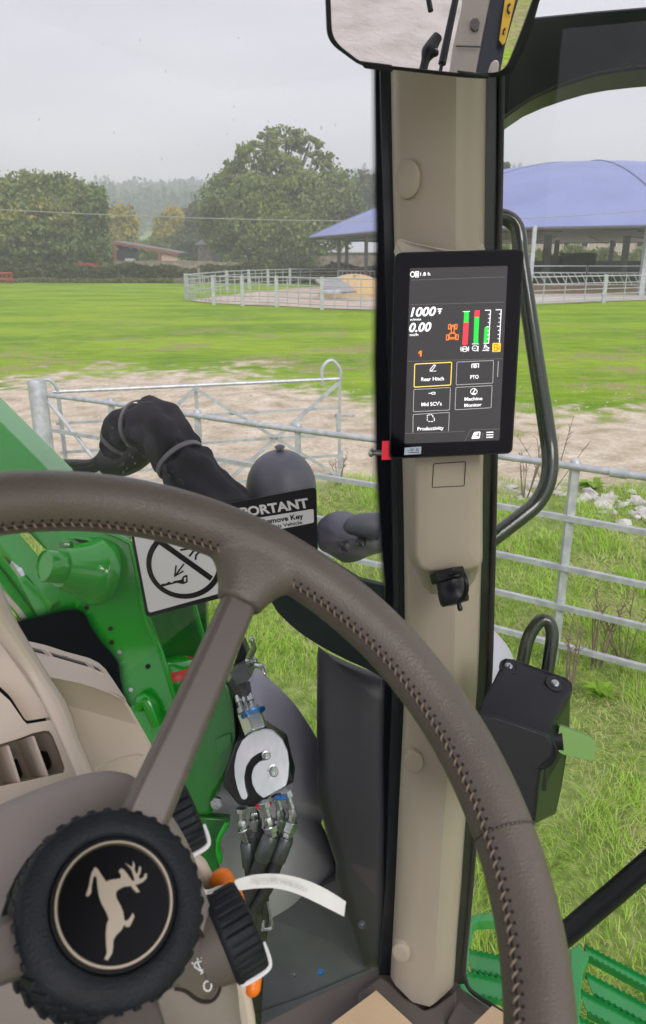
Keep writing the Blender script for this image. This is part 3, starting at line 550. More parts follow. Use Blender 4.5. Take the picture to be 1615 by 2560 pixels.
loft(bm, secs); build('straw_heap', bm, mat('straw', (.62, .42, .18), .95, col2=(.50, .40, .26), vs=1.2, bump=.6, bs=4), label='heap of golden straw beside the grey ramp in the pen', cat='straw')
# ------------------------------------------------------------ near rail fence and hung gate
A = PZ(112, 985, 1.32); Bp = PZ(1438, 1165, 1.32); A.z = Bp.z = 0
dr = (Bp - A); ln = dr.length
def on(k): return A + dr * k
t = T('rail_fence', on(.5), 'galvanised five rail fence running from the gate post to the right edge', 'fence')
RZ = [(1.32, .022), (.99, .017), (.66, .017), (.39, .017), (.12, .017)]
ks = []
for px in (281, 494, 744): 
    r = ray(px, 1050); n2 = Vector((dr.y, -dr.x, 0)); ks.append((A - O).dot(n2) / r.dot(n2)); 
KP = [0.0] + [((O + ray(px, 1050) * k - A).dot(dr) / ln ** 2) for px, k in zip((281, 494, 744), ks)] + [.80, 1.0, 1.32]
for k in KP[1:]:
    bm = NB(); p = on(k); tube(bm, [p + Vector((0, 0, -.1)), p + Vector((0, 0, 1.33))], .024, 8, 1, sq=True); ball(bm, p + Vector((0, 0, 1.335)), .034, seg=10); build('post', bm, GALV, t)
for z, r in RZ:
    bm = NB(); pts = [on(k) + Vector((0, 0, z + .006 * math.sin(9 * k))) + Vector((0, -.03, 0)) for k in np.linspace(.012, 1.5, 12)]
    tube(bm, pts, r, 10 if z > 1.3 else 8, 1, sq=z < 1.3)
    if z > 1.3:
        for k in (1.05, .5): p = on(k) + Vector((0, -.03, z)); tube(bm, [p - dr.normalized() * .05, p + dr.normalized() * .05], r * 1.35, 10, 1)
    build('rail', bm, GALV, t)
bm = NB(); a_, b_ = on(.012) + Vector((0, -.03, 1.26)), on(KP[1]) + Vector((0, -.03, .55)); tube(bm, [a_, b_], .02, 8, 1); build('brace', bm, GALV, t)
gp = A + Vector((-.02, .05, 0)); gp = Vector((PY(97, 1000, A.y).x, A.y, 0))
bm = NB(); lathe(bm, gp, (0, 0, 1), [(.085, -.2), (.083, 1.42), (.075, 1.45), (0.01, 1.46)], 20); build('gate_post', bm, GALV, label='thick round galvanised gate post where the rail fence and gate meet', cat='post')
g0 = PZ(147, 979, 1.30); g1 = PZ(848, 947, 1.30); t = T('field_gate', Vector(((g0.x + g1.x) / 2, (g0.y + g1.y) / 2, 0)), 'galvanised field gate with crossed braces and curled ends standing on the dirt track', 'gate')
g0.z = g1.z = 0; gd = g1 - g0; gon = lambda k, z: g0 + gd * k + Vector((0, 0, z)); kk = lambda x: ((O + ray(x, 1000) * (((g0 - O).dot(Vector((gd.y, -gd.x, 0)))) / ray(x, 1000).dot(Vector((gd.y, -gd.x, 0)))) - g0).dot(gd)) / gd.length_squared
for z, r in ((1.30, .019), (.99, .013), (.70, .013), (.46, .013), (.25, .013)): bm = NB(); tube(bm, [gon(-.02, z), gon(1, z)], r, 8, 1, sq=z < 1.2); build('rail', bm, GALV, t)
for x in (147, 491, 849): k = kk(x); bm = NB(); tube(bm, [gon(k, .2), gon(k, 1.31)], .016, 8, 1, sq=True); build('stile', bm, GALV, t)
for (xa, za, xb, zb) in ((849, 1.27, 545, .22), (491, 1.27, 849, .22), (491, 1.27, 160, .25)): bm = NB(); tube(bm, [gon(kk(xa), za) + Vector((0, -.025, 0)), gon(kk(xb), zb) + Vector((0, -.025, 0))], .017, 8, 1, sq=True); build('brace', bm, GALV, t)
bm = NB(); k1 = kk(849); k2 = kk(806); tube(bm, [gon(k1, 1.25), gon(k1, 1.40), gon(k1 * .5 + k2 * .5, 1.50), gon(k2, 1.42), gon(k2, 1.24)], .019, 8, 5); build('curl', bm, GALV, t); bm = NB(); k1 = kk(147); k2 = kk(106); tube(bm, [gon(k1, 1.28), gon(k1 * .9 + k2 * .1, 1.36), gon(k1 * .5 + k2 * .5, 1.42), gon(k2, 1.40)], .019, 8, 5); build('curl', bm, GALV, t)
bm = NB(); k = kk(862); box(bm, gon(k, .9), .22, .03, .03); box(bm, gon(kk(843), .83), .02, .03, .2); build('latch', bm, GALV, t, bevel=.003); bm = NB(); box(bm, gon(kk(853), .42), .05, .05, .2); build('drop_bolt', bm, GALV, t, bevel=.003)
# stalks, rubble, docks
STALK = mat('dead_stalk', (.20, .15, .12), .9); RUB = mat('pale_rubble', (.45, .43, .42), .9, col2=(.66, .64, .63), vs=6, bump=.5, bs=25)
def weed(base, h, n, label, sp=.35):
    bm = NB()
    for i in range(n):
        a = random.uniform(0, 6.28); e = base + Vector((math.cos(a) * sp * h * random.uniform(.3, 1), math.sin(a) * sp * h * .5, h * random.uniform(.6, 1))); b0 = base + Vector((math.cos(a) * .03, math.sin(a) * .03, 0)); m_ = b0.lerp(e, .5) + Vector((random.uniform(-.03, .03), 0, .04)); tube(bm, [b0, m_, e], [.006, .004, .0025], 5, 3)
        for k in range(7): q = m_.lerp(e, random.random()); s = Vector((random.uniform(-1, 1), random.uniform(-1, 1), random.uniform(.4, 1.2))) * .05; tube(bm, [q, q + s], [.003, .0015], 4, 1)
    build('dead_weed', bm, STALK, label=label, cat='weed', group='dead weed stalks along the rail fence')
weed(PZ(1310, 1250), .85, 10, 'dead brown stalks left of the grab rail bend behind the fence', .35)
weed(PZ(1372, 1235), .95, 7, 'tall thin dead stalks leaning right behind the grab rail bend', .5)
weed(PZ(845, 1215), .42, 7, 'small dead weed at the foot of the gate end')
weed(PZ(1490, 1665), .55, 9, 'dead dark seedheads in front of the fence right of its near post', .3)
weed(PZ(1560, 1650), .50, 6, 'dead dark seedheads close to the right edge of the picture', .45)
weed(PZ(1425, 1720), .5, 5, 'pale dry stems rising beside the latch housing', .15)
bm = NB()
for i in range(75):
    x = random.choice([random.uniform(1270, 1440), random.uniform(1440, 1680), random.uniform(1500, 1660)]); y = 1222 + (x - 1270) * .16 + random.gauss(0, 14); c = PZ(x, y); s = random.uniform(.03, .13)
    m = Matrix.Translation(c + Vector((0, 0, s * .15))) @ Matrix.Rotation(random.uniform(0, 6), 4, 'Z') @ Matrix.Rotation(random.uniform(-.5, .5), 4, 'X') @ Matrix.Diagonal((s, s * random.uniform(.5, .9), s * random.uniform(.25, .5), 1)); r = bmesh.ops.create_icosphere(bm, subdivisions=1, radius=1, matrix=m)
    for v in r['verts']: v.co += Vector((random.uniform(-1, 1), random.uniform(-1, 1), random.uniform(-1, 1))) * s * .18
build('rubble', bm, RUB, label='pale broken stones scattered between the dirt track and the rail fence', cat='rubble', kind='stuff', flat=True)
bm = NB()
for i in range(900):
    c = Vector((random.uniform(-7, 11), random.uniform(8.8, 16), 0)); s = random.uniform(.008, .03); c.z = gz(c.x, c.y)
    bmesh.ops.create_icosphere(bm, subdivisions=1, radius=s, matrix=Matrix.Translation(c) @ Matrix.Diagonal((1, .8, .5, 1)))
build('track_stones', bm, RUB, label='small loose stones over the dirt track', cat='stones', kind='stuff', flat=True)
def dock(base, n, s, label):
    V = []; F = []; tn = []
    for i in range(n):
        a = random.uniform(0, 6.28); L0 = s * random.uniform(.6, 1); d = Vector((math.cos(a), math.sin(a), 0)); w_ = Vector((-d.y, d.x, 0)) * L0 * .22; z = random.uniform(.35, .9)
        q = [base, base + d * L0 * .4 + w_ + Vector((0, 0, L0 * z * .7)), base + d * L0 + Vector((0, 0, L0 * z * .6)), base + d * L0 * .4 - w_ + Vector((0, 0, L0 * z * .7))]; k = len(V); V += [tuple(v) for v in q]; F.append((k, k + 1, k + 2, k + 3)); tn += [random.uniform(.1, .3)] * 4
    rawmesh('dock_plant', V, F, GRASSM, label=label, cat='plant', cols=tn, group='broad leaved docks in the grass')
dock(PZ(1480, 1225), 26, .22, 'reddish green dock by the rubble behind the near fence post')
dock(PZ(1340, 1360), 14, .13, 'light green dock just right of the lower grab rail')
dock(PZ(1500, 1740), 22, .13, 'pale leaved dock in the grass under the right end of the fence')
# ============================================================ THE CAB
WSP = (Vector((.09, .97, 2.0)), Vector((-.20, -1, 0)).normalized())     # windscreen plane, upright, running left and forward
WSDIR = Vector((-1, .20, 0)).normalized()
# ------------------------------------------------------------ corner pillar
t = T('corner_pillar', (.13, .93, 1.3), 'tall tan front corner pillar with round screw caps between windscreen and side window', 'pillar')
# (y, left x, right x, ridge fraction)
PS = [(-260, 972, 1226), (181, 978, 1217), (605, 986, 1211), (1159, 1005, 1207), (1488, 1010, 1200), (1744, 1010, 1191), (2050, 996, 1164), (2250, 987, 1150), (2340, 982, 1142), (2400, 978, 1138), (2440, 976, 1134)]
def PYZ(x, y, Y): return PY(x, y, Y)
bm = NB(); secs = []
prof = [(0, .965), (0, .940), (.03, .915), (.09, .900), (.35, .888), (.62, .880), (.68, .879), (.73, .886), (.78, .897), (.84, .900), (.97, .915), (1, .93), (1, .965)]
for i, (y, xl, xr) in enumerate(PS):
    # keep each ring level: same world height for the ring
    zc = PY((xl + xr) / 2, y, .90).z; row = []
    for f, Y in prof:
        x = xl + (xr - xl) * f; p = PY(x, y, Y); row.append(Vector((p.x, Y, zc)))
    if i >= len(PS) - 3:
        wk = (.25, .6, 1)[i - (len(PS) - 3)]; row = []
        for f, Y in prof:
            yy = y + wk * (82 * (1 - abs(f - .52) / .52) ** .7 if abs(f - .52) < .52 else 0) + wk * 10 * f; row.append(PY(xl + (xr - xl) * f, yy, Y))
    secs.append(row)
def densify(secs, n=4):
    cols = list(zip(*secs)); cols = [cr(c, n) for c in cols]; return [list(r) for r in zip(*cols)]
loft(bm, densify(secs, 4)); build('pillar_cover', bm, TAN, t, sharp=50)
def pill_Y(x, y):
    ys = [q[0] for q in PS]; xl = float(np.interp(y, ys, [q[1] for q in PS])); xr = float(np.interp(y, ys, [q[2] for q in PS])); f = (x - xl) / (xr - xl); return float(np.interp(f, [0, .03, .09, .35, .62, .68, .73, .78, .84, .97, 1], [.940, .915, .900, .888, .880, .879, .886, .897, .900, .915, .93]))
def cap(x, y, rx, ry):
    Y = pill_Y(x + 3, y) - .001; c = PY(x, y, Y); nrm = Vector((-.28, -1, .0)).normalized(); s = (c - O).dot(FW) / FPX; u = Vector((0, 0, 1)); v = nrm.cross(u).normalized(); secs = []; bm = NB()
    vs = rx / abs(v.dot(RT)) * s; us = ry * s / abs(u.dot(UP))
    for k, h in ((1.0, -.010), (1.0, .004), (.965, .0062), (.88, .0072), (.5, .0078), (.05, .0079)): secs.append([c + nrm * h + v * vs * k * math.cos(q) + u * us * k * math.sin(q) for q in [2 * math.pi * j / 32 for j in range(32)]])
    loft(bm, secs); build('screw_cap', bm, TAN, t)
cap(1020, 449, 31, 44); cap(1034, 1899, 24, 31); cap(1004, 2376, 22, 29)
# mounting box on the pillar
fr = [(520, 200), (1110, 190, 40), (1152, 230, 30), (1156, 1300, 30), (1138, 1400, 30), (1040, 1440, 20), (640, 1452, 40), (560, 1420, 40), (518, 1300, 40)]
bk = [(412, 200), (1130, 190, 40), (1164, 230, 30), (1164, 1330, 30), (1100, 1500, 30), (1030, 1600, 20), (720, 1735, 40), (600, 1600, 40), (460, 1300, 40)]
bm = NB(); F_, B_ = rnd(fr, 40), rnd(bk, 40); n = min(len(F_), len(B_)); secs = []
f3 = [PY(*Z('K', *q), .835 + .0000 * q[0]) for q in F_[:n]]; b3 = [PY(*Z('K', *q), .905) for q in B_[:n]]; cen = sum(f3, Vector()) / n
secs = [[p.lerp(cen, .93) + Vector((0, -.0035, 0)) for p in f3], [p.lerp(cen, .5) + Vector((0, -.0030, 0)) for p in f3], [p.lerp(cen, .12) + Vector((0, -.002, 0)) for p in f3], [p.lerp(cen, .035) for p in f3], [p + Vector((0, .006, 0)) for p in f3], [a.lerp(b, .35) for a, b in zip(f3, b3)], b3]
loft(bm, secs); build('mounting_box', bm, TAN, t, sharp=60)
plb = (PY(*Z('K', 850, 520), .8318), Vector((0, -1, 0)))
bm = NB(); ribbon(bm, 'K', rnd([(700, 415), (1003, 395), (990, 625), (685, 640)], 15), 1.6, plb, 0, .0004, True); build('cover_outline', bm, DARK, t)
# tan bracket lip above the display
bm = NB(); q = W('4', [(262, 78, .812), (275, 52, .808), (300, 46, .806), (400, 76, .805), (520, 104, .805), (700, 130, .805), (840, 118, .805), (900, 80, .808), (915, 128, .81), (915, 220, .81), (330, 220, .81), (285, 120, .812)]); plate(bm, q, FW * .03); build('bracket_lip', bm, mat('bracket_tan', (.50, .44, .38), .35), t, bevel=.002)
# ------------------------------------------------------------ connector plug
c0 = P(*Z('K', 845, 1525), .905); ax = CV(.25, 1.0, -.22).normalized(); t = T('connector_socket', c0, 'black capped round connector socket under the display bracket', 'socket')
sK = ZM['K'][2] * .9 / FPX
bm = NB(); lathe(bm, c0, ax, [(168 * sK, -.013), (172 * sK, -.002), (166 * sK, 0)], 6); build('nut', bm, BLK, t, flat=True, bevel=.0015)
bm = NB(); lathe(bm, c0 + ax * .001, ax, [(128 * sK, 0), (130 * sK, .009), (140 * sK, .011), (142 * sK, .024), (128 * sK, .028), (40 * sK, .029)], 48, rfun=lambda q, r, h: 1 + (.025 * math.sin(q * 24) if h > .011 and h < .029 else 0)); build('screw_cap', bm, BLK, t)
bm = NB(); lathe(bm, c0 + ax * .031 + CV(.004, 0, 0), ax, [(20 * sK, -.002), (26 * sK, .004), (18 * sK, .007)], 14); build('stud', bm, BLK, t)
bm = NB(); tube(bm, W('K', [(860, 1470, .885), (930, 1440, .87), (985, 1465, .86), (1008, 1540, .855), (1010, 1620, .86), (975, 1690, .87), (920, 1725, .875)]), .0028, 8, 5); build('strap', bm, BLK, t)
# ------------------------------------------------------------ seals beside the pillar
def strip(name, rows, Y, dep, m, parent, yl=None):
    bm = NB(); secs = []
    for y, a, b in rows: pa, pb = PY(a, y, Y), PY(b, y, Y); secs.append([pa, pb, pb + Vector((0, dep, 0)), pa + Vector((0, dep, 0))])
    loft(bm, densify(secs, 4)); return build(name, bm, m, parent, sharp=40)
t = T('windscreen_seal', (.09, .95, 1.3), 'black rubber seal and frame strip along the left side of the tan pillar', 'seal')
strip('frame_strip', [(-260, 948, 969), (181, 951, 970), (605, 962, 984), (1159, 978, 996), (1600, 985, 1003), (1900, 975, 1003), (2200, 966, 992), (2440, 948, 976)], .948, .03, GSK, t)
strip('rubber_lip', [(-260, 968, 978), (181, 969, 980), (605, 981, 988), (1159, 994, 1007), (1600, 1000, 1012), (1900, 1000, 1006), (2200, 990, 994), (2440, 974, 980)], .944, .03, BLKR, t)
t = T('side_window_seal', (.2, .95, 1.3), 'dark glossy green black frame strip along the right side of the tan pillar', 'seal')
strip('frame_strip', [(-260, 1222, 1262), (181, 1215, 1252), (605, 1209, 1248), (1159, 1205, 1238), (1488, 1198, 1232), (1744, 1188, 1222), (2050, 1163, 1190), (2250, 1148, 1172), (2460, 1134, 1160)], .935, .03, GSKG, t)
strip('rubber_lip', [(-260, 1220, 1224), (181, 1213, 1218), (605, 1207, 1211), (1159, 1203, 1207), (1488, 1197, 1200), (1744, 1187, 1190), (2050, 1161, 1165), (2460, 1131, 1136)], .930, .03, BLKR, t)
bm = NB(); tube(bm, [PY(1255, -200, .93), PY(1253, 300, .93), PY(1248, 605, .93), PY(1238, 1159, .93), PY(1231, 1488, .93), PY(1222, 1744, .93), PY(1192, 2050, .93), PY(1176, 2250, .93), PY(1162, 2400, .93), PY(1162, 2440, .925), PY(1172, 2470, .915), PY(1200, 2495, .90), PY(1262, 2535, .86), PY(1330, 2585, .80)], .0035, 8, 4); build('bead', bm, BLKR, t)
# ------------------------------------------------------------ windscreen glass with printed ceramic border
GL = glassmat('cab_glass', (.97, .972, .965), 1.0); 
t = T('windscreen', (-.2, 1.0, 1.3), 'large upright glass windscreen with black dotted border', 'windscreen')
bm = NB(); a = WSP[0] + WSDIR * -.0; a = Vector((.092, a.y + .0, 0)); 
wsx = lambda s, z: Vector((.088, .9704, z)) + WSDIR * s
plate(bm, [wsx(0, 1.28), wsx(1.15, 1.28), wsx(1.15, 3.05), wsx(0, 3.05)], Vector((.0012, .006, 0))); gl = build('glass', bm, GL, t, flat=True)
FP = (WSP[0] - Vector((0, .003, 0)), WSP[1])
bord = [(-250, 940), (181, 941), (400, 943), (605, 946), (900, 940), (1159, 943), (1400, 958), (1480, 966), (1600, 966), (1750, 960), (1900, 958), (2060, 960), (2250, 958), (2380, 952), (2460, 948)]
bm = NB(); top = [PL(x, y, FP) for y, x in bord]; bot = [PL(1006, y, FP) for y, x in bord]; rows = [[a, b, b + Vector((0, .001, 0)), a + Vector((0, .001, 0))] for a, b in zip(top, bot)]; loft(bm, rows); build('ceramic_border', bm, FRIT, t, flat=True)
def dots(bm, edge, out, rows, pitch, r0, k='', cut=None):
    """printed dots shrinking away from the edge"""
    pts = [Vector((*Z(k, *p), 0)) for p in edge]; L_ = [0]
    for a, b in zip(pts[:-1], pts[1:]): L_.append(L_[-1] + (b - a).length)
    n = int(L_[-1] / pitch)
    for j in range(rows):
        rr = r0 * (1 - .78 * j / rows)
        for i in range(n):
            s = (i + .5 * (j % 2)) * pitch; q = max(0, min(len(pts) - 2, int(np.searchsorted(L_, s)) - 1)); a, b = pts[q], pts[q + 1]; u = (s - L_[q]) / max(1e-6, (L_[q + 1] - L_[q])); c = a.lerp(b, u); tn = (b - a).normalized(); nm = Vector((tn.y, -tn.x, 0)) * out; c += nm * (j * pitch * .72 + 1)
            if cut and cut(c.x, c.y): continue
            cc = PL(c.x, c.y, FP); s_ = rr * (cc - O).dot(FW) / FPX; u_ = WSDIR; v_ = Vector((0, 0, 1)); vs = [bm.verts.new(cc + u_ * s_ * math.cos(w_) + v_ * s_ * math.sin(w_)) for w_ in [math.pi / 3 * q_ for q_ in range(6)]]; bm.faces.new(vs)
bm = NB(); dots(bm, [(x, y) for y, x in bord], -1, 4, 5.6, 2.9); build('dot_fringe', bm, FRIT, t, flat=True)
# lower border over the dashboard
fb = [(-1500, 330), (-200, 330), (0, 200), (40, 215), (180, 215), (460, 150), (620, 110), (760, 95), (850, 150), (900, 270), (1010, 430), (1130, 560), (1185, 640), (1200, 800), (1240, 960), (1300, 1080), (1400, 1300), (1400, 1500)]
bm = NB(); poly(bm, 'J', fb + [(900, 1500), (-1500, 1500)], FP, 0, .001); build('ceramic_border', bm, FRIT, t, flat=True)
bm = NB(); dots(bm, fb[:-2], 1, 6, 5.4, 2.9, 'J'); build('dot_fringe', bm, FRIT, t, flat=True)
fb2 = [(360, 1180), (560, 1060), (900, 1010), (1135, 880), (1100, 1010)]
bm = NB(); dots(bm, [(x, y) for x, y in [(B, C_) for B, C_ in [(Z('E', 330, 1230)), (Z('E', 650, 1120)), (Z('E', 1090, 935))]]], 1, 2, 5.5, 2.4); build('dot_fringe', bm, FRIT, t, flat=True)
# splashes and drops on the outside of the glass
DROP = glassmat('water_drop', (.9, .93, .95), 3.0)
bm = NB(); wp = (WSP[0] + Vector((0, .008, 0)), WSP[1])
for i in range(190):
    x, y = (random.gauss(180, 70), random.uniform(480, 690)) if i < 80 else ((random.uniform(20, 900), random.uniform(80, 700)) if i < 150 else (random.uniform(270, 460), random.uniform(1060, 1220)))
    c = PL(x, y, wp); r = random.uniform(.0005, .0019) * (.6 if i > 80 and i < 150 else 1); m = Matrix.Translation(c) @ Matrix.Diagonal((r * .8, r * .35, r * random.uniform(1, 1.7), 1)); bmesh.ops.create_uvsphere(bm, u_segments=8, v_segments=5, radius=1, matrix=m)
build('water_drops', bm, DROP, label='small water drops and specks on the outside of the windscreen', cat='water drops', kind='stuff')
# ------------------------------------------------------------ side window
SWP0 = Vector((.192, .945, 0)); SD = Vector((.56, -.80, 0)).normalized(); SN = Vector((-SD.y, SD.x, 0)); SN = SN if SN.y < 0 else -SN
t = T('side_window', (.45, .6, 1.3), 'clear side door glass right of the tan pillar', 'window')
bm = NB(); plate(bm, [SWP0 + Vector((0, 0, 1.30)), SWP0 + SD * 1.4 + Vector((0, 0, 1.30)), SWP0 + SD * 1.4 + Vector((0, 0, 3.05)), SWP0 + Vector((0, 0, 3.05))], -SN * .006); build('glass', bm, GL, t, flat=True)
SP = (SWP0 + Vector((0, 0, 2)), SN)
# ------------------------------------------------------------ cab shell: roof lining, floor, door arch, sill trim
t = T('cab_frame', (0, .2, 1.2), 'dark door arch at upper right and grey brown sill trim at the tan pillar foot', 'cab frame')
bm = NB(); box(bm, Vector((-.25, .22, 3.09)), 1.5, 1.5, .12); build('roof_lining', bm, mat('headliner', (.30, .27, .23), .9), t, flat=True)  # unseen roof shades the interior; cut short behind so sun reaches the dash
bm = NB(); box(bm, Vector((-.35, -.15, 1.17)), 1.4, 1.9, .06); build('floor_mat', bm, BLKR, t, flat=True)  # unseen floor put in to block green light from below
bm = NB(); box(bm, Vector((-.1, -.45, 1.42)), .55, .5, .16); box(bm, Vector((-.1, -.72, 1.75)), .5, .14, .6); build('seat', bm, mat('seat_cloth', (.03, .035, .03), .9), t, flat=True, bevel=.04)
ar = [Z('2', x, y) for x, y in [(840, 90), (1030, 70), (1280, 45), (1519, 25), (1800, 5), (1800, 280), (1519, 305), (1400, 320), (1300, 340), (1200, 370), (1100, 405), (1000, 450), (930, 498), (862, 546), (840, 560)]]
bm = NB(); plate(bm, [P(x, y, 1.02 - .0002 * (x - 1250)) for x, y in ar], FW * .05); build('door_arch', bm, mat('dark_green_paint', (.006, .011, .013), .25, coat=.2, col2=(.012, .018, .021), vs=14), t, sharp=30, bevel=.004)
q = [Z('E', *p) for p in [(330, 1320), (720, 1115), (1085, 950), (1130, 945), (1150, 960), (1230, 940), (1450, 980)]] + [Z('F', *p) for p in [(425, 905), (440, 925), (475, 965), (620, 1060), (790, 1190), (790, 1300), (-400, 1300)]] + [Z('E', 330, 1500)]
bm = NB(); plate(bm, [PZ(x, y, 1.335) for x, y in q], Vector((0, 0, -.06))); build('sill_trim', bm, TRIM, t, flat=True, bevel=.004)
q2 = [Z('E', *p) for p in [(1145, 985), (1200, 1020), (1290, 1115), (1420, 1200)]] + [Z('F', *p) for p in [(310, 1062), (410, 990), (435, 960), (440, 1075), (370, 1165), (300, 1230), (130, 1230), (-120, 1050), (-125, 985)]]
bm = NB(); plate(bm, [PZ(x, y, 1.352) for x, y in q2], Vector((0, 0, -.05))); build('pillar_collar', bm, TRIM, t, flat=True, bevel=.005)
bm = NB(); plate(bm, [PZ(*Z('F', *p), 1.353) for p in [(445, 1060), (520, 1120), (590, 1150), (500, 1250), (430, 1250), (380, 1180)]], Vector((0, 0, .012))); build('trim_step', bm, TRIM, t, flat=True, bevel=.004)
CB = [[(820, 1310), (850, 1270), (1115, 1090), (1350, 1305)], ]
bm = NB(); plate(bm, [PZ(*Z('E', *p), 1.37) for p in [(700, 1400), (1115, 1090), (1450, 1400)]], Vector((0, 0, .004))); build('cardboard_sheet', bm, CARD, label='pale brown cardboard sheet on the floor left of the pillar foot', cat='cardboard', flat=True)
bm = NB(); plate(bm, [PZ(*Z('F', *p), 1.40) for p in [(520, 1190), (640, 1072), (712, 1115), (790, 1190), (790, 1260), (520, 1260)]], Vector((0, 0, .004))); build('cardboard_sheet', bm, CARD, label='small corner of cardboard right of the pillar foot, beside the steering wheel rim', cat='cardboard', flat=True)
# ------------------------------------------------------------ display
dp = plane3(P(985.6, 631, .79), P(1309, 623, .77), P(973.6, 1148, .835)); dn = dp[1]
t = T('touch_display', PL(1140, 890, dp), 'black upright touch screen display fixed to the tan pillar, gauges lit', 'display')
dq = [(985.6, 631, 22), (1311, 622, 16), (1281, 1134, 16), (972.5, 1148, 14)]
o2 = rnd(dq, 18, 6); bk3 = [PL(x, y, dp) for x, y in o2]; bm = NB(); cen = sum(bk3, Vector()) / len(bk3)
loft(bm, [[p.lerp(cen, .05) - dn * .034 for p in bk3], [p.lerp(cen, .01) - dn * .02 for p in bk3], [p - dn * .006 for p in bk3], [p - dn * .001 for p in bk3], [p.lerp(cen, .006) for p in bk3]]); build('housing', bm, BLK, t, sharp=40)
bm = NB(); i3 = [PL(*p, dp) for p in rnd([(989, 636, 20), (1306, 627, 15), (1276.5, 1130, 15), (976.5, 1144, 12)], 18, 6)]; loft(bm, [[p + dn * .0001 for p in i3], [p + dn * .0006 for p in i3]]); build('front_glass', bm, SCRN, t, sharp=30)
bm = NB(); poly(bm, '4', rnd([(366, 265), (1078, 248), (1018, 1520), (325, 1545)], 8, 3), dp, .0007, .0002); build('screen', bm, PANEL, t, flat=True)
U = .00095
def scr(nm, m, fn): 
    bm = NB(); fn(bm); build(nm, bm, m, t, flat=True)
rb = lambda bm, pts, w_, cl=False: ribbon(bm, '4', pts, w_ * .3423, dp, U, .0002, cl)
pg = lambda bm, pts: poly(bm, '4', pts, dp, U, .0002)
def rules(bm): rb(bm, [(372, 352), (1056, 328)], 1.6); rb(bm, [(362, 532), (1048, 512)], 1.6); rb(bm, [(345, 945), (1040, 925)], 1.6); rb(bm, [(328, 1472), (765, 1455)], 1.6); rb(bm, [(765, 1525), (808, 1445), (1020, 1438)], 1.6); rb(bm, [(898, 1465), (896, 1500)], 2)
scr('divider_lines', E_L, rules)
scr('button_frame', E_Y, lambda bm: rb(bm, rnd([(400, 965), (670, 951), (662, 1117), (395, 1133)], 6, 2), 5, True))
def bfr(bm):
    for b_ in ([(708, 950), (975, 938), (969, 1103), (702, 1116)], [(394, 1150), (660, 1135), (654, 1299), (389, 1312)], [(700, 1135), (965, 1121), (957, 1283), (694, 1298)]): rb(bm, rnd(b_, 6, 2), 3, True)
    rb(bm, [(386, 1466), (389, 1332), (652, 1317), (646, 1452)], 3)
scr('button_frame', mat('screen_frame', (.2, .2, .2), .5, emit=(.5, .5, .5), es=.8), bfr)
scr('scroll_bar', E_S, lambda bm: rb(bm, [(1010, 942), (1004, 1058)], 5))
for b_, p0, p1, h, ital in (('1.8 h', (440, 321), (512, 318), 24, 0), ('1000', (369, 618), (556, 610), 62, .25), ('0.00', (360, 730), (522, 723), 62, .25), ('n/min', (368, 648), (446, 645), 16, 0), ('mi/h', (364, 760), (426, 757), 17, 0), ('Rear Hitch', (448, 1089), (613, 1082), 26, 0), ('PTO', (806, 1073), (866, 1070), 26, 0), ("Mid SCV's", (450, 1272), (597, 1265), 26, 0),
                     ('Machine', (764, 1232), (893, 1226), 24, 0), ('Monitor', (763, 1278), (888, 1271), 24, 0), ('Productivity', (420, 1450), (611, 1442), 26, 0)): text(b_, '4', p0, p1, h, dp, E_W, t, bold=.022 if h > 40 else .010, shear=ital, lift=U)
scr('gear_numeral', E_O, lambda bm: pg(bm, [(427, 880), (439, 867), (451, 866), (449, 908), (438, 909), (439, 884), (429, 890)]))
ICONS = []
def icon(f): ICONS.append(f)
@icon
def _(bm):
    rb(bm, [(372, 300), (380, 292), (392, 292), (399, 304), (396, 322), (384, 330), (372, 322), (369, 310)], 5, True); rb(bm, [(405, 290), (428, 289), (427, 329), (404, 330)], 4, True); rb(bm, [(410, 296), (422, 323)], 5); rb(bm, [(422, 296), (410, 323)], 5)
@icon
def _(bm):
    rb(bm, [(565, 563), (600, 562)], 6); pg(bm, [(568, 582), (582, 566), (597, 582), (587, 582), (586, 598), (576, 598), (577, 582)])
@icon
def _(bm):
    for cx_ in (765, 840): rb(bm, [(cx_ + 20 * math.cos(q), 855 - .08 * (cx_ - 765) + 19 * math.sin(q)) for q in [k * .524 for k in range(12)]], 4, True)
@icon
def _(bm):
    rb(bm, [(748, 855), (782, 854)], 5); pg(bm, [(745, 855), (755, 846), (755, 864)]); pg(bm, [(786, 854), (776, 845), (776, 863)]); rb(bm, [(738, 838), (735, 855), (740, 872)], 4); rb(bm, [(792, 836), (794, 853), (790, 871)], 4); rb(bm, [(862, 832), (860, 872)], 6); rb(bm, [(830, 850), (848, 850)], 4)
@icon
def _(bm):
    rb(bm, [(893, 868), (903, 862), (913, 868), (923, 862), (933, 868), (943, 862)], 4); rb(bm, [(903, 850), (915, 835), (930, 842), (944, 848)], 6); pg(bm, [(905, 826), (918, 822), (925, 832), (912, 838)]); rb(bm, [(915, 855), (935, 856), (944, 845)], 4)
@icon
def _(bm):
    rb(bm, [(750, 582), (803, 580)], 4); rb(bm, [(818, 818), (868, 817)], 4)
@icon
def _(bm):
    for x0, x1, yt in ((913, 953, 572), (991, 1031, 569)): 
        rb(bm, [(x0, yt), (x1, yt - 1), (x1 - 14, yt + 240), (x0 - 10, yt + 242)] if x0 < 950 else [(x0, yt), (x1, yt - 1), (x1 - 13, yt + 238)], 5)
        for k in range(1, 8): rb(bm, [(x1 - 14 * k / 8 - (24 if k == 4 else 15), yt + 30 * k), (x1 - 14 * k / 8, yt + 30 * k - .5)], 4)
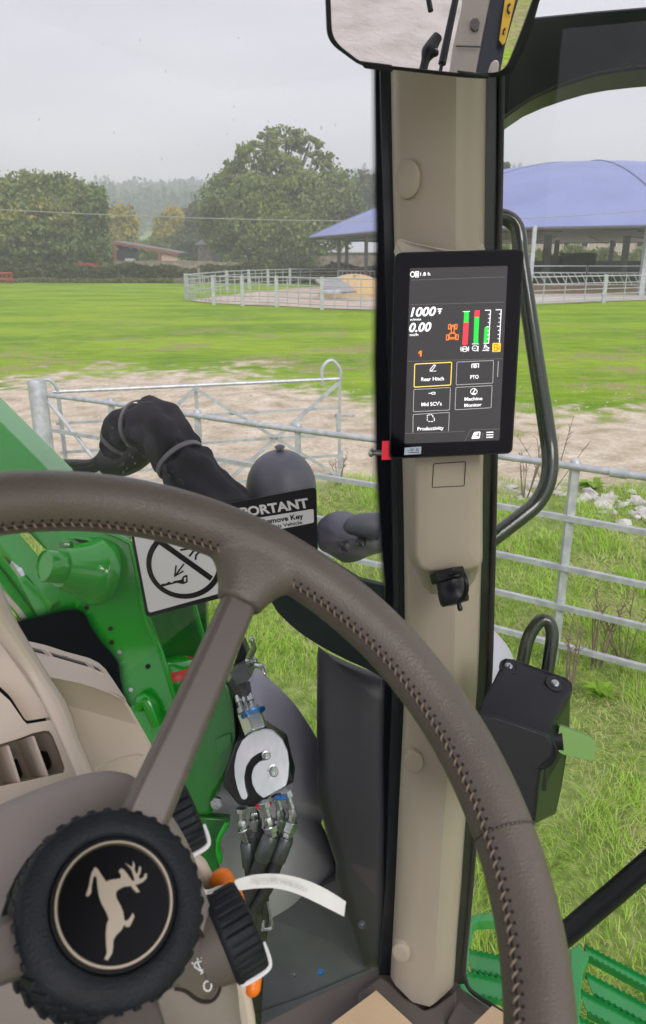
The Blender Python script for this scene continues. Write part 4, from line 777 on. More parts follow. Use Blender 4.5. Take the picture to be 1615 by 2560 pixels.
@icon
def _(bm):
    rb(bm, [(510, 1008), (540, 970), (552, 974), (525, 1012), (510, 1008)], 4); rb(bm, [(508, 1018), (558, 1015)], 3)
@icon
def _(bm):
    rb(bm, [(816, 993), (817, 965), (866, 962), (865, 991)], 5); rb(bm, [(841 + 10 * math.cos(q), 981 + 9 * math.sin(q)) for q in [k * .785 for k in range(8)]], 7, True)
@icon
def _(bm):
    rb(bm, [(500, 1178), (522, 1177)], 4); rb(bm, rnd([(522, 1171), (550, 1170), (549, 1183), (522, 1184)], 6, 3), 4, True)
@icon
def _(bm):
    rb(bm, [(831 + 24 * math.cos(q), 1165 + 22 * math.sin(q)) for q in [k * .393 for k in range(16)]], 4, True); rb(bm, [(822, 1180), (842, 1148)], 6); pg(bm, [(816, 1178), (846, 1176), (840, 1184), (822, 1185)])
@icon
def _(bm):
    for a, b in (((492, 1345), (494, 1336)), ((500, 1335), (510, 1335)), ((517, 1334), (528, 1334)), ((532, 1338), (532, 1352)), ((538, 1357), (546, 1362)), ((545, 1366), (540, 1380)), ((532, 1383), (520, 1384)), ((512, 1384), (500, 1383)), ((492, 1378), (492, 1366)), ((492, 1360), (492, 1350))): rb(bm, [a, b], 5)
@icon
def _(bm):
    for y in (1463, 1481, 1499): rb(bm, [(923 - (y - 1463) * .03, y), (974 - (y - 1463) * .05, y - 2)], 6.5)
@icon
def _(bm):
    pg(bm, rnd([(834, 1460), (880, 1457), (874, 1506), (812, 1510)], 8, 3))
for f_ in ICONS: scr('icon', E_W, f_)

scr('gauge_bar', E_G, lambda bm: pg(bm, [(761, 585), (796, 583), (794, 659), (757, 661)])); scr('gauge_bar', E_R, lambda bm: pg(bm, [(757, 661), (794, 659), (784, 822), (747, 824)]))
scr('gauge_bar', E_R, lambda bm: pg(bm, [(838, 574), (874, 572), (871, 620), (835, 622)])); scr('gauge_bar', E_G, lambda bm: pg(bm, [(835, 622), (871, 620), (862, 815), (828, 817)])); scr('gauge_bar', E_G, lambda bm: pg(bm, [(909, 697), (938, 691), (930, 807), (902, 809)]))
def trac(bm):
    for b_ in ([(648, 676), (662, 675), (661, 708), (646, 709)], [(694, 676), (709, 675), (707, 708), (693, 709)], [(669, 682), (689, 681), (687, 736), (667, 737)], [(632, 752), (647, 751), (645, 788), (630, 789)], [(702, 750), (718, 749), (716, 786), (700, 787)], [(656, 740), (694, 738), (698, 780), (650, 782)]): rb(bm, b_, 5, True)
    rb(bm, [(662, 692), (694, 691)], 5); rb(bm, [(647, 772), (700, 770)], 5)
scr('tractor_symbol', E_O, trac)
scr('fuel_symbol', mat('screen_amber', (.5, .3, .02), .5, emit=(1, .52, .02), es=1), lambda bm: pg(bm, rnd([(968, 812), (1028, 810), (1024, 874), (966, 876)], 4, 2)))
bm = NB(); ribbon(bm, '4', [(978, 868), (980, 822), (1002, 821), (1000, 867)], 1.6, dp, U + .0003, .0002, True); ribbon(bm, '4', [(980, 842), (1000, 841)], 1.4, dp, U + .0003, .0002); ribbon(bm, '4', [(1002, 848), (1010, 852), (1010, 862), (1016, 860), (1017, 832), (1008, 822)], 1.2, dp, U + .0003, .0002); ribbon(bm, '4', [(836, 1496), (850, 1482), (858, 1488), (862, 1470)], 1.8, dp, U + .0003, .0002); ribbon(bm, '4', [(868, 1468), (866, 1496)], 2.2, dp, U + .0003, .0002); build('symbol_detail', bm, BLK, t, flat=True)
bm = NB(); poly(bm, '4', [(327, 1575), (449, 1566), (445, 1620), (323, 1628)], dp, .0008, .0002); lb = build('serial_label', bm, mat('pale_blue_label', (.42, .52, .62), .5), t, flat=True)
bm = NB()
for x0, x1, y in ((364, 396, 1586), (410, 428, 1584), (350, 358, 1598), (372, 388, 1597), (406, 430, 1595), (356, 432, 1610)): ribbon(bm, '4', [(x0, y), (x1, y - 1.5)], 2.2, dp, .00105, .0001)
build('small_print', bm, mat('print_grey', (.08, .1, .12), .6), lb, flat=True)
bm = NB(); poly(bm, '4', [(162, 1527), (228, 1524), (230, 1660), (158, 1664)], (dp[0] - dn * .004, dn), 0, .0012); build('red_tab', bm, RED, t, flat=True)
bm = NB(); c = P(*Z('4', 82, 1612), .9); ball(bm, c, .0055, .7, 14); lathe(bm, c, CV(1, 0, 0), [(.0035, 0), (.0035, .03)], 10); build('frame_screw', bm, STEEL, label='small steel screw on the frame beside the red tab of the display', cat='screw')
# ------------------------------------------------------------ steering wheel
WC = O + CV(-.0773, .1536, .3137); WN = CV(.4437, -.6253, -.6419).normalized(); WR, wr = .205, .0174
wpl = (WC, WN); e1 = (PL(637, 1427, wpl) - WC).normalized(); e2 = WN.cross(e1)
def rimp(a): return WC + (e1 * math.cos(a) + e2 * math.sin(a)) * WR
def rima(x, y): v = PL(x, y, wpl) - WC; return math.atan2(v.dot(e2), v.dot(e1))
t = T('steering_wheel', WC, 'brown grey leather steering wheel with visible stitching filling the foreground', 'steering wheel')
Hc = WC - WN * .058
bm = NB(); tube(bm, [rimp(2 * math.pi * k / 160) for k in range(160)], wr, 28, 1, True)
SA = [0, 2 * math.pi * .36, 2 * math.pi * .60]
for a in SA:
    p = rimp(a); d = (Hc + (p - WC).normalized() * .03 - p).normalized(); s_ = WN.cross(d).normalized(); secs = []
    for tt, w_, h_ in ((-.004, .046, .012), (.006, .040, .0155), (.014, .031, .0150), (.024, .0215, .0138), (.034, .0158, .0122), (.0405, .0142, .0110)):
        nn_ = d.cross(s_).normalized(); secs.append([p + d * tt + s_ * w_ * math.copysign(abs(math.cos(q)) ** .75, math.cos(q)) + nn_ * h_ * math.copysign(abs(math.sin(q)) ** .75, math.sin(q)) for q in [2 * math.pi * k / 28 for k in range(28)]])
    loft(bm, secs)
rim = build('rim', bm, LEATH, t, sharp=180); rm = rim.modifiers.new('blend', 'REMESH'); rm.mode = 'VOXEL'; rm.voxel_size = .0016; rm.use_smooth_shade = True; sm_ = rim.modifiers.new('soft', 'SMOOTH'); sm_.iterations = 14; sm_.factor = .5
# stitching on the inner side
bmH = NB(); arcs = {}; n = 232; SS = sorted(x % (2 * math.pi) for x in SA)
def phs(a):
    c = rimp(a) - O; x = CX + FPX * c.dot(RT) / c.dot(FW); k = max(0, min(1, (x - 350) / 600)); return -.24 * (1 - k)
def inn(a, phi, out=0):
    c = rimp(a); phi += phs(a); rin = (WC - c).normalized(); return c + (rin * math.cos(phi) + WN * math.sin(phi)) * (wr + out)
for k in range(n):
    a = 2 * math.pi * k / n
    if min(abs((a - s + math.pi) % (2 * math.pi) - math.pi) for s in SA) < .13: continue
    da = .008; q0, q1 = inn(a - da, .16, .0002), inn(a + da, .38, .0002); mid = inn(a, .27, .0010)
    ar_ = sum(1 for x in SS if x <= a % (2 * math.pi)) % 3; bmT = arcs.setdefault(ar_, NB()); tube(bmT, [q0, mid, q1], [.0004, .0008, .0004], 6, 3)
    ball(bmH, inn(a + da * 1.25, .46, -.0004), .0010, seg=8); ball(bmH, inn(a - da * 1.25, .10, -.0004), .0005, seg=8)
tube(bmH, [inn(2 * math.pi * k / 120, .27, -.0005) for k in range(120)], .0008, 6, 1, True)
for k in range(46):    # around the spoke throat
    s = 1 if k % 2 else -1; u = k // 2 / 23; a = s * (.13 - .045 * math.sin(u * 1.57) * 1.0); p = rimp(a); d = (Hc - rimp(0)).normalized(); q = inn(a, .55) + d * (.022 * u) * 1.0; 
[build('stitching', b_, THREAD, t) for b_ in arcs.values()]; build('needle_holes', bmH, HOLE, t)
for x, y in ((1286, 2079),):
    a = rima(x, y) ; c = rimp(a); rin = (WC - c).normalized(); bm = NB(); tube(bm, [c + (rin * math.cos(q) + WN * math.sin(q)) * (wr + .00) for q in [2 * math.pi * k / 60 for k in range(60)]], .0007, 6, 1, True)
    build('seam', bm, HOLE, t); bm = NB(); tg = (e2 * math.cos(a) - e1 * math.sin(a))
    for k in range(44): q = 2 * math.pi * k / 44; b0 = c + (rin * math.cos(q) + WN * math.sin(q)) * (wr + .0003); q2_ = q + .09; b1 = c + (rin * math.cos(q2_) + WN * math.sin(q2_)) * (wr + .0003); tube(bm, [b0, b1], .0006, 5, 1)
    build('seam_thread', bm, LEATH, t)
for a in SA:
    p = rimp(a); pe = Hc + (p - WC).normalized() * .028; d = (pe - p).normalized(); s_ = WN.cross(d).normalized(); nn_ = d.cross(s_); L0 = (pe - p).length; secs = []
    if nn_.dot(WN) < 0: nn_ = -nn_
    for tt, w_ in ((.036, .0106), (.07, .0108), (.12, .0116), (L0, .013)):
        c = p + d * tt; h = .0072; ch = .0032; secs.append([c + s_ * x + nn_ * z for x, z in ((-w_, h - ch * 1.3), (-w_ + ch, h), (w_ - ch, h), (w_, h - ch * 1.3), (w_, -h), (-w_, -h))])
    bm = NB(); loft(bm, secs); build('spoke', bm, SPOKE, t, sharp=50, bevel=.0016, bseg=3)
bm = NB(); lathe(bm, Hc - WN * .01, WN, [(.04, -.02), (.04, 0), (.034, .012), (.02, .016)], 40); build('hub', bm, SPOKE, t)
# hub cap in the form of a small tyre
HF = WC - WN * .040; t2 = T('hub_cap', HF, 'round black hub cap shaped like a treaded tyre with a leaping deer emblem', 'hub cap'); px_ = (PL(500, 2257, (HF, WN)) - HF).normalized()
bm = NB(); lathe(bm, HF, WN, [(.036, -.036), (.0415, -.033), (.0438, -.024), (.0436, -.013), (.0428, -.004), (.0412, -.0008), (.0355, .0004), (.0312, .0006), (.0298, -.0008), (.0292, -.0035), (.020, -.0035)], 96, px_); build('tyre', bm, KNOBB, t2, sharp=60)
bm = NB(); NL = 34
for k in range(NL):
    for s in (0, 1):
        q = 2 * math.pi * (k + .5 * s) / NL; rr = px_ * math.cos(q) + WN.cross(px_) * math.sin(q); tg = WN.cross(rr); c = HF + rr * (.0437 if s else .0427) - WN * (.0245 if s else .0095); M_ = Matrix((rr, tg, WN)).transposed()
        M_ = Matrix.Rotation((.55 if s else -.55), 3, rr) @ M_ if True else M_
        bmesh.ops.create_cube(bm, size=1, matrix=Matrix.Translation(c) @ M_.to_4x4() @ Matrix.Diagonal((.0030, .0036, .0118, 1)))
build('tread_lugs', bm, KNOBB, t2, flat=True, bevel=.0005)
bm = NB(); lathe(bm, HF, WN, [(.0292, -.006), (.0292, -.0022), (.0285, -.0012), (.0279, -.0012), (.0275, -.0022)], 96, px_); build('bezel', bm, BLK, t2)
bm = NB(); lathe(bm, HF, WN, [(.0275, -.004), (.0275, -.0012), (.0269, -.0004), (.0259, -.0004), (.0252, -.0014), (.0252, -.004)], 96, px_); build('ring', bm, CHAMP, t2)
bm = NB(); lathe(bm, HF, WN, [(.0254, -.0045), (.0254, -.0018), (.0001, -.0018)], 96, px_); build('disc', bm, GLOSSB, t2)
deer = [(480, 800), (490, 770), (515, 690), (525, 620), (545, 550), (575, 500), (605, 525), (640, 580), (690, 655), (750, 635), (845, 622), (850, 590), (825, 545), (850, 515), (880, 530), (920, 580), (965, 645), (992, 655), (985, 610), (960, 530), (895, 460), (950, 495), (970, 505), (975, 435), (995, 480), (990, 530), (1010, 575), (1028, 560), (1042, 490), (1062, 510), (1052, 570), (1035, 600), (1045, 630), (1088, 610), (1100, 570), (1122, 570), (1120, 620), (1080, 660), (1020, 685), (998, 692), (1020, 720), (1045, 765), (1015, 770), (970, 725), (950, 700), (880, 710), (815, 745), (795, 775), (800, 830), (840, 900), (870, 970), (885, 1070), (920, 1065), (955, 1020), (970, 985), (990, 1020), (970, 1070), (940, 1130), (910, 1135), (880, 1108), (860, 1160), (800, 1220), (770, 1270), (765, 1350), (755, 1410), (710, 1485), (675, 1470), (700, 1410), (692, 1300), (690, 1200), (700, 1100), (720, 1050), (690, 970), (640, 880), (615, 800), (600, 700), (595, 620), (577, 590), (557, 612), (540, 700), (535, 770), (510, 810)]
bm = NB(); hp = (HF - WN * .0018, WN); poly(bm, 'L', deer, hp, 0, .0009); build('deer_emblem', bm, CHAMP, t2, flat=True)
# ------------------------------------------------------------ steering column console with knobs
t = T('steering_console', P(200, 2300, .45), 'rounded grey brown steering column cover behind the hub, with wiper symbol panel', 'console')
sil = [Z('D', *p) for p in [(-700, 700), (-300, 400), (0, 243), (250, 140), (420, 85), (560, 60), (650, 66), (730, 95), (830, 190), (950, 330), (1050, 520), (1130, 770), (1215, 980), (1275, 1180), (1297, 1330), (1290, 1600), (1000, 1900), (300, 2000), (-400, 1700), (-800, 1200)]]
so_ = [tuple(v[:2]) for v in cr([Vector((*p, 0)) for p in sil], 5, True)]
bm = NB(); dome(bm, so_, Z('D', 330, 1000), .440, .400, 10, .12, 2.6); from mathutils.bvhtree import BVHTree; CT = BVHTree.FromBMesh(bm)
def onc(x, y, lift=0):
    x, y = Z('D', x, y); r = ray(x, y).normalized(); h = CT.ray_cast(O, r); return h[0] - r * lift
build('column_cover', bm, CONS, t, sharp=180)
# recess with the wiper symbols, printed and grooved on the cover
cpn = Z('D', 1100, 1150)
def conpl(): return (P(cpn[0], cpn[1], .441), CV(.62, -.25, -.74).normalized())
cpl = conpl()
rec = [(880, 760), (960, 800), (1070, 910), (1120, 1000), (1165, 1090), (1192, 1180), (1185, 1250), (1150, 1300), (1100, 1310), (1060, 1290), (1010, 1250), (950, 1240), (880, 1250), (800, 1240), (780, 900)]
rec = [(905, 850), (985, 880), (1065, 920), (1110, 1000), (1150, 1080), (1182, 1170), (1180, 1240), (1150, 1290), (1105, 1300), (1060, 1280), (1010, 1245), (955, 1235), (900, 1245), (860, 1180), (860, 950)]
cc_ = (1010, 1090); bm = NB(); loft(bm, [[onc(cc_[0] + (x - cc_[0]) * f, cc_[1] + (y - cc_[1]) * f, l) for x, y in [tuple(v[:2]) for v in cr([Vector((*p, 0)) for p in rec], 4, True)]] for f, l in ((1, -.001), (.99, .0012), (.7, .0014), (.4, .0014), (.02, .0014))]); build('switch_panel', bm, SPOKE, t, sharp=60)
bm = NB(); tube(bm, [onc(x, y, .0006) for x, y in [(1040, 850), (1070, 905), (1120, 990), (1165, 1080), (1194, 1175), (1190, 1250), (1155, 1303), (1105, 1312), (1060, 1293), (1005, 1252), (950, 1240)]], .0011, 8, 5); build('panel_groove', bm, HOLE, t)
SY = [([(1126 + 21 * math.cos(q), 1226 + 27 * math.sin(q)) for q in [k * .393 for k in range(17)]], .0005)] + [(p_, .0004) for p_ in ([(1054, 1120), (1062, 1098), (1105, 1090), (1110, 1132)], [(1054, 1120), (1085, 1143), (1112, 1135)], [(1072, 1100), (1098, 1155)], [(1052, 1106), (1040, 1100)], [(1075, 1086), (1070, 1075)], [(1095, 1083), (1092, 1072)], [(1088, 1160), (1102, 1152)])]
for pts, r_ in SY: bm = NB(); tube(bm, [onc(x, y, .0018) for x, y in pts], r_, 6, 1); build('symbol_line', bm, WHITE, t)
# tan side shroud behind
ts = [(1000, 540), (1050, 525), (1105, 575), (1145, 650), (1200, 800), (1270, 1000), (1322, 1170), (1350, 1290), (1378, 1440), (1385, 1550), (1100, 1550), (1000, 1000)]
bm = NB(); plate(bm, W('D', ts, .505), FW * .012); build('side_shroud', bm, TAN2, t, sharp=40, bevel=.006)
def knob(nc, d, R_, label, kang, name='dash_knob'):
    c = P(*Z('D', *nc), d); ax = CV(.87, -.345, .35).normalized(); tk = T(name, c, label, 'knob', 'ribbed knobs on the steering console'); u = (PL(*Z('D', nc[0] + 85, nc[1] + 215), (c, ax)) - c).normalized()
    bm = NB(); lathe(bm, c, ax, [(R_ * .80, -.016), (R_ * .90, -.004), (R_ * .92, .001)], 40, u); build('collar', bm, TRIM, tk)
    bm = NB(); rf = lambda q, r, h: 1 - (.055 * (abs(math.sin(q * 16)) ** 8 < .0) if False else .045 * max(0, math.cos(q * 30)) ** 3)
    lathe(bm, c, ax, [(R_ * .90, -.002), (R_ * .99, -.001), (R_ * 1.02, .0015), (R_ * 1.0, .004), (R_ * 1.0, .0165), (R_ * .96, .019), (R_ * .6, .0205), (.0001, .0208)], 240, u, lambda q, r, h: (1 - .075 * max(0, math.cos(q * 28)) ** 6) if .003 < h < .0195 else 1); build('grip', bm, KNOBB, tk, sharp=60)
    v = ax.cross(u); m_ = u * math.cos(kang) + v * math.sin(kang); bm = NB(); tube(bm, [c + m_ * R_ * .98 + ax * .0005, c + m_ * R_ * 1.035 + ax * .003, c + m_ * R_ * 1.035 + ax * .0165, c + m_ * R_ * .9 + ax * .0205, c + m_ * R_ * .5 + ax * .0215], [.0009, .0015, .0016, .0014, .0012], 8, 4); build('pointer_line', bm, WHITE, tk); return tk
knob((1205, 975), .447, .0262, 'lower ribbed black knob with white pointer, in front of the orange lever', -.42)
knob((893, 345), .470, .0245, 'upper ribbed black knob with white pointer, just right of the wheel spoke', -.62)
t = T('orange_lever', P(*Z('D', 1300, 900), .52), 'orange lever partly hidden behind the lower ribbed knob', 'lever')
bm = NB(); pts = W('D', [(1205, 655, .50), (1255, 760, .515), (1290, 900, .52), (1340, 1050, .52), (1368, 1150, .515), (1368, 1235, .51)]); secs = []
tube(bm, pts, [.0080, .0088, .0090, .0085, .0070, .0058], 16, 6); ball(bm, pts[0], .0081, seg=18); ball(bm, pts[-1], .0059, seg=18)
build('handle', bm, ORNG, t, sharp=180)
# paper strip
t = T('paper_tag', P(*Z('E', 450, 400), .5), 'curved white self adhesive paper strip sticking out above the lower ribbed knob', 'paper tag')
up = [(8, 440), (60, 442), (120, 418), (215, 402), (225, 380), (330, 350), (450, 341), (560, 352), (680, 385), (800, 440), (924, 518)]; dn_ = [(25, 500), (60, 496), (140, 462), (215, 446), (250, 446), (340, 434), (450, 430), (540, 445), (640, 478), (780, 545), (912, 612)]
secs = []
for i, (a, b) in enumerate(zip(up, dn_)): d = .455 + .012 * i / 10 * 3; A_, B_ = P(*Z('E', *a), d), P(*Z('E', *b), d - .002); secs.append([A_, B_, B_ + FW * .0004, A_ + FW * .0004])
bm = NB(); loft(bm, densify(secs, 3)); build('strip', bm, PAPER, t, sharp=60)
bm = NB(); plate(bm, W('E', [(5, 440), (20, 425), (45, 465), (75, 455), (100, 470), (60, 500), (38, 508), (5, 460)], .4535), FW * .0004); build('torn_end', bm, PAPER, t, flat=True)
bm = NB(); plate(bm, W('E', [(10, 466), (22, 462), (44, 500), (32, 508)], .4525), FW * .0004); build('red_mark', bm, RED, t, flat=True)
stp = plane3(P(*Z('E', 330, 400), .463), P(*Z('E', 700, 440), .477), P(*Z('E', 700, 500), .475)); 
for i, (ch, x, y, an) in enumerate([(c_, 352 + 29.5 * j, 402 + .0013 * (29.5 * j - 90) ** 2 * .95, 0) for j, c_ in enumerate('1L06146MKSN')]): text(ch, 'E', (x + 22, y + 2 + .5 * (i - 3)), (x, y + .0), 26, stp, mat('faint_print', (.55, .56, .57), .6), t, lift=.0012)
# ------------------------------------------------------------ dashboard
t = T('dashboard', P(150, 1900, .75), 'tan moulded dashboard with air vents at the lower left', 'dashboard')
DJ = lambda x, y: .80 - .10 * max(0, (y - 700)) / 1000 - .00009 * max(0, 700 - x)
WJ = lambda pts, o=0: [P(*Z('J', x, y), DJ(x, y) + o) for x, y in pts]
# right hand lower face
bm = NB()
face = [(390, 750), (800, 835), (1100, 935), (1240, 1015), (1350, 1200), (1490, 1450), (1560, 1640), (1560, 2100), (500, 2100), (500, 1000)]
rows = []
R1 = [(390, 752), (600, 790), (800, 832), (960, 882), (1100, 935), (1190, 980), (1240, 1012)]
R0 = [(165, 400), (430, 462), (640, 530), (870, 592), (965, 640), (1035, 705), (1100, 800)]
Rr = [(1240, 1012), (1350, 1200), (1480, 1430), (1560, 1600)]
top0 = [P(*Z('J', x, y), .93) for x, y in R0]; top1 = [P(*Z('J', x, y), .80) for x, y in R1]
top0 = [P(*Z('J', x, y), d) for (x, y), d in zip(R0, (.93, .93, .93, .925, .91, .89, .86))]
mid1 = [P(*Z('J', x * .15 + X_ * .85, y * .15 + Y_ * .85), .812) for (x, y), (X_, Y_) in zip(R0, R1)]
low1 = [P(*Z('J', x + 4, y + 22), .806) for x, y in R1]; low2 = [P(*Z('J', 430 + i * 157, 985 + i * 44), .826 - .002 * i) for i, (x, y) in enumerate(R1)]
low3 = [P(*Z('J', 500 + i * 179, 1480 + i * 22), .792) for i in range(7)]; low4 = [P(*Z('J', 560 + i * 175, 2100), .765) for i in range(7)]
back = [p + FW * .05 - UP * .10 for p in top0]
shell(bm, [back, top0, mid1, top1, low1, low2, low3, low4], FW * .008)
from mathutils.bvhtree import BVHTree; DT = BVHTree.FromBMesh(bm); build('upper_cowl', bm, TAN2, t, sharp=40)
# demister slots on the ledge
def ond(x, y, lift):
    r = ray(*Z('J', x, y)).normalized(); h = DT.ray_cast(O, r); return h[0] - r * lift if h[0] else P(*Z('J', x, y), .85)
for pts in ([(200, 445), (418, 500), (482, 562), (245, 502)], [(484, 520), (850, 625), (908, 685), (530, 575)], [(905, 645), (985, 682), (1035, 742), (945, 700)]):
    def pq(u, v): A_, B_, C_, D_ = [Vector(p) for p in pts]; m_ = A_.lerp(B_, u).lerp(D_.lerp(C_, u), v); return m_.x, m_.y
    us = [k / 8 for k in range(9)]
    bm = NB(); g0_ = [[ond(*pq(u, v), .0012) for u in us] for v in (0, .5, 1)]; shell(bm, g0_, FW * .004); s1 = build('vent_slot', bm, DARK, t, flat=True)
    bm = NB(); shell(bm, [[ond(*pq(u, v), .0022) for u in us] for v in (0, .42)], FW * .003); build('slot_wall', bm, TRIM, s1, flat=True)
    bm = NB(); tube(bm, [ond(*pq(u, v), .0014) for u, v in ([(u, 0) for u in us] + [(1, v) for v in (.5,)] + [(u, 1) for u in reversed(us)] + [(0, .5)])], .0010, 6, 1, True); build('slot_rim', bm, TAN2, s1)
# rib running down
bm = NB(); cl = [((-420, -100), (-160, -150)), ((-200, 150), (0, 140)), ((0, 400), (165, 400)), ((280, 750), (400, 752)), ((480, 1120), (600, 1080)), ((620, 1420), (720, 1400)), ((770, 1760), (865, 1740)), ((900, 2100), (990, 2080))]
secs = []
for (xa, ya), (xb, yb) in cl:
    d = DJ((xa + xb) / 2, (ya + yb) / 2) - .055; A_, B_ = Z('J', xa, ya), Z('J', xb, yb); row = []
    for f, o in ((-.10, .030), (0, -.001), (.08, -.0035), (.5, -.005), (.85, -.002), (1.05, .006), (1.35, .04), (1.5, .08)): row.append(P(A_[0] + (B_[0] - A_[0]) * f, A_[1] + (B_[1] - A_[1]) * f, d + o))
    secs.append(row)
shell(bm, densify(secs, 5), FW * .006); build('centre_rib', bm, TAN2, t, sharp=180)
# left upper panel and vent panel
bm = NB(); q = rnd([(-1700, -100), (-190, 150), (20, 400), (280, 755), (490, 1120), (540, 1165, 10), (270, 1208, 60), (240, 1185, 20), (100, 960, 60), (-20, 850), (-1700, 700)], 0, 4); plate(bm, [P(*p2, .735 - .10 * max(0, (p2[1] - 1675)) / 250 * .25 + .0) for p2 in [Z('J', *p) for p in q]], FW * .03); build('upper_panel', bm, TAN2, t, sharp=40, bevel=.003)
DV = .715
outer = [(-1700, 760), (-20, 900), (100, 1010), (230, 1200), (270, 1240), (515, 1198), (560, 1225), (600, 1290), (700, 1530), (790, 1780), (860, 2100), (700, 3000), (-1700, 3000), (-1700, 1500)]
hole = [(-200, 1440), (0, 1440), (150, 1395), (250, 1360), (330, 1330), (440, 1305), (490, 1305), (530, 1350), (600, 1520), (655, 1680), (640, 1725), (300, 1800), (0, 1862), (-200, 1870)]
bm = NB(); vo = [P(*Z('J', *p), DV + .03) for p in outer]; v0 = [P(*Z('J', *p), DV) for p in outer]; v1 = [P(*Z('J', *p), DV) for p in hole]; v1b = [P(*Z('J', p[0] * .985 + 3, p[1] * .985 + 24), DV + .004) for p in hole]; v2 = [P(*Z('J', 240 + (p[0] - 240) * .93, 1580 + (p[1] - 1580) * .93), DV + .052) for p in hole]
loft(bm, [vo, v0, v1, v1b, v2], True, False); build('vent_surround', bm, TAN2, t, sharp=50)
bm = NB(); plate(bm, [p + FW * .0005 for p in v2], FW * .002); build('vent_back', bm, mat('vent_back_tan', (.36, .31, .26), .7), t, flat=True)
for x0, y0, x1, y1 in ((60, 1450, 180, 1825), (312, 1355, 460, 1760)):
    bm = NB(); a0, a1 = P(*Z('J', x0, y0), DV + .006), P(*Z('J', x1, y1), DV + .006); b0, b1 = P(*Z('J', x0 - 150, y0 + 60), DV + .05), P(*Z('J', x1 - 150, y1 + 15), DV + .05); s_ = CV(.0032, 0, 0); plate(bm, [a0, a1, b1, b0], s_); build('vent_vane', bm, TAN2, t, flat=True, bevel=.001)
for pts in ([(385, 1520), (455, 1520), (500, 1640), (500, 1690), (460, 1700)], [(130, 1600), (155, 1600), (215, 1760), (200, 1790), (170, 1700)]): bm = NB(); plate(bm, [P(*Z('J', *p), DV + .046) for p in rnd(pts, 20, 3)], FW * .004); build('vent_opening', bm, DARK, t, flat=True)
bm = NB(); tube(bm, [P(*Z('J', *p), DJ(*p) - .012) for p in ((940, 1730), (955, 1690), (1010, 1650), (1200, 1575), (1380, 1540), (1420, 1555))], .0012, 6, 4); build('panel_edge', bm, MATS['bracket_tan'], t)
# ------------------------------------------------------------ warning sticker on the windscreen
sp = (WSP[0] - WSP[1] * 0 + Vector((-.0015, -.006, 0)), WSP[1]); 
t = T('warning_sticker', PL(560, 1360, sp), 'black and white warning sticker on the windscreen with crossed out key picture', 'sticker')
bm = NB(); poly(bm, '', rnd([(322, 1303), (791, 1217), (796, 1432), (366, 1543)], 12, 4), sp, 0, .0006); build('backing', bm, mat('sticker_black', (.005, .006, .010), .3), t, flat=True)
bm = NB(); poly(bm, '', rnd([(335, 1337), (590, 1280), (596, 1470), (372, 1532)], 8, 3), sp, .0007, .0002); build('white_panel', bm, mat('sticker_white', (.60, .61, .63), .4), t, flat=True)
bm = NB(); poly(bm, 'B', rnd([(470, 390), (973, 308), (975, 395), (480, 490)], 12, 3), sp, .0007, .0002); build('white_band', bm, MATS['sticker_white'], t, flat=True)
SB = MATS['sticker_black']; SW = MATS['sticker_white']
text('IMPORTANT', 'B', (425, 372), (946, 297), 58, sp, SW, t, bold=.035, lift=.0008); text('Do Not Remove Key', 'B', (478, 432), (911, 366), 32, sp, SB, t, bold=.03, lift=.0011); text('From This Vehicle', 'B', (610, 448), (903, 402), 22, sp, SB, t, bold=.02, lift=.0011)
bm = NB(); ribbon(bm, 'A', [(1003 + 194 * math.cos(q), 560 + 178 * math.sin(q)) for q in [k * .1309 for k in range(48)]], 14, sp, .0011, .0002, True); build('prohibition_ring', bm, SB, t, flat=True)
bm = NB(); ribbon(bm, 'A', [(868, 440), (1150, 642)], 15.5, sp, .0014, .0002); build('prohibition_bar', bm, SB, t, flat=True)
bm = NB(); ribbon(bm, 'A', [(1000, 562), (955, 622)], 4, sp, .0012, .0002); ribbon(bm, 'A', [(958, 570), (950, 628), (998, 600)], 4, sp, .0016, .0002); build('arrow', bm, SB, t, flat=True)
bm = NB(); poly(bm, 'A', rnd([(874, 680), (878, 670), (905, 668), (915, 658), (935, 665), (945, 655), (985, 648), (995, 628), (1018, 620), (1020, 662), (995, 672), (960, 665), (935, 672), (880, 686)], 4, 2), sp, .0011, .0002); k_ = build('key_symbol', bm, SB, t, flat=True); bm = NB(); poly(bm, 'A', rnd([(1000, 638), (1011, 632), (1011, 655), (1001, 659)], 3, 2), sp, .0015, .0002); build('key_hole', bm, SW, k_, flat=True)
bm = NB(); 
for pts in ([(980, 487), (1030, 478)], [(1055, 488), (1028, 522)], [(1062, 540), (1065, 515), (1082, 498), (1100, 490)], [(1140, 512), (1160, 520)], [(1000, 470), (1060, 455), (1110, 470)]): ribbon(bm, 'A', pts, 5, sp, .0011, .0002)
build('hand_symbol', bm, SB, t, flat=True)
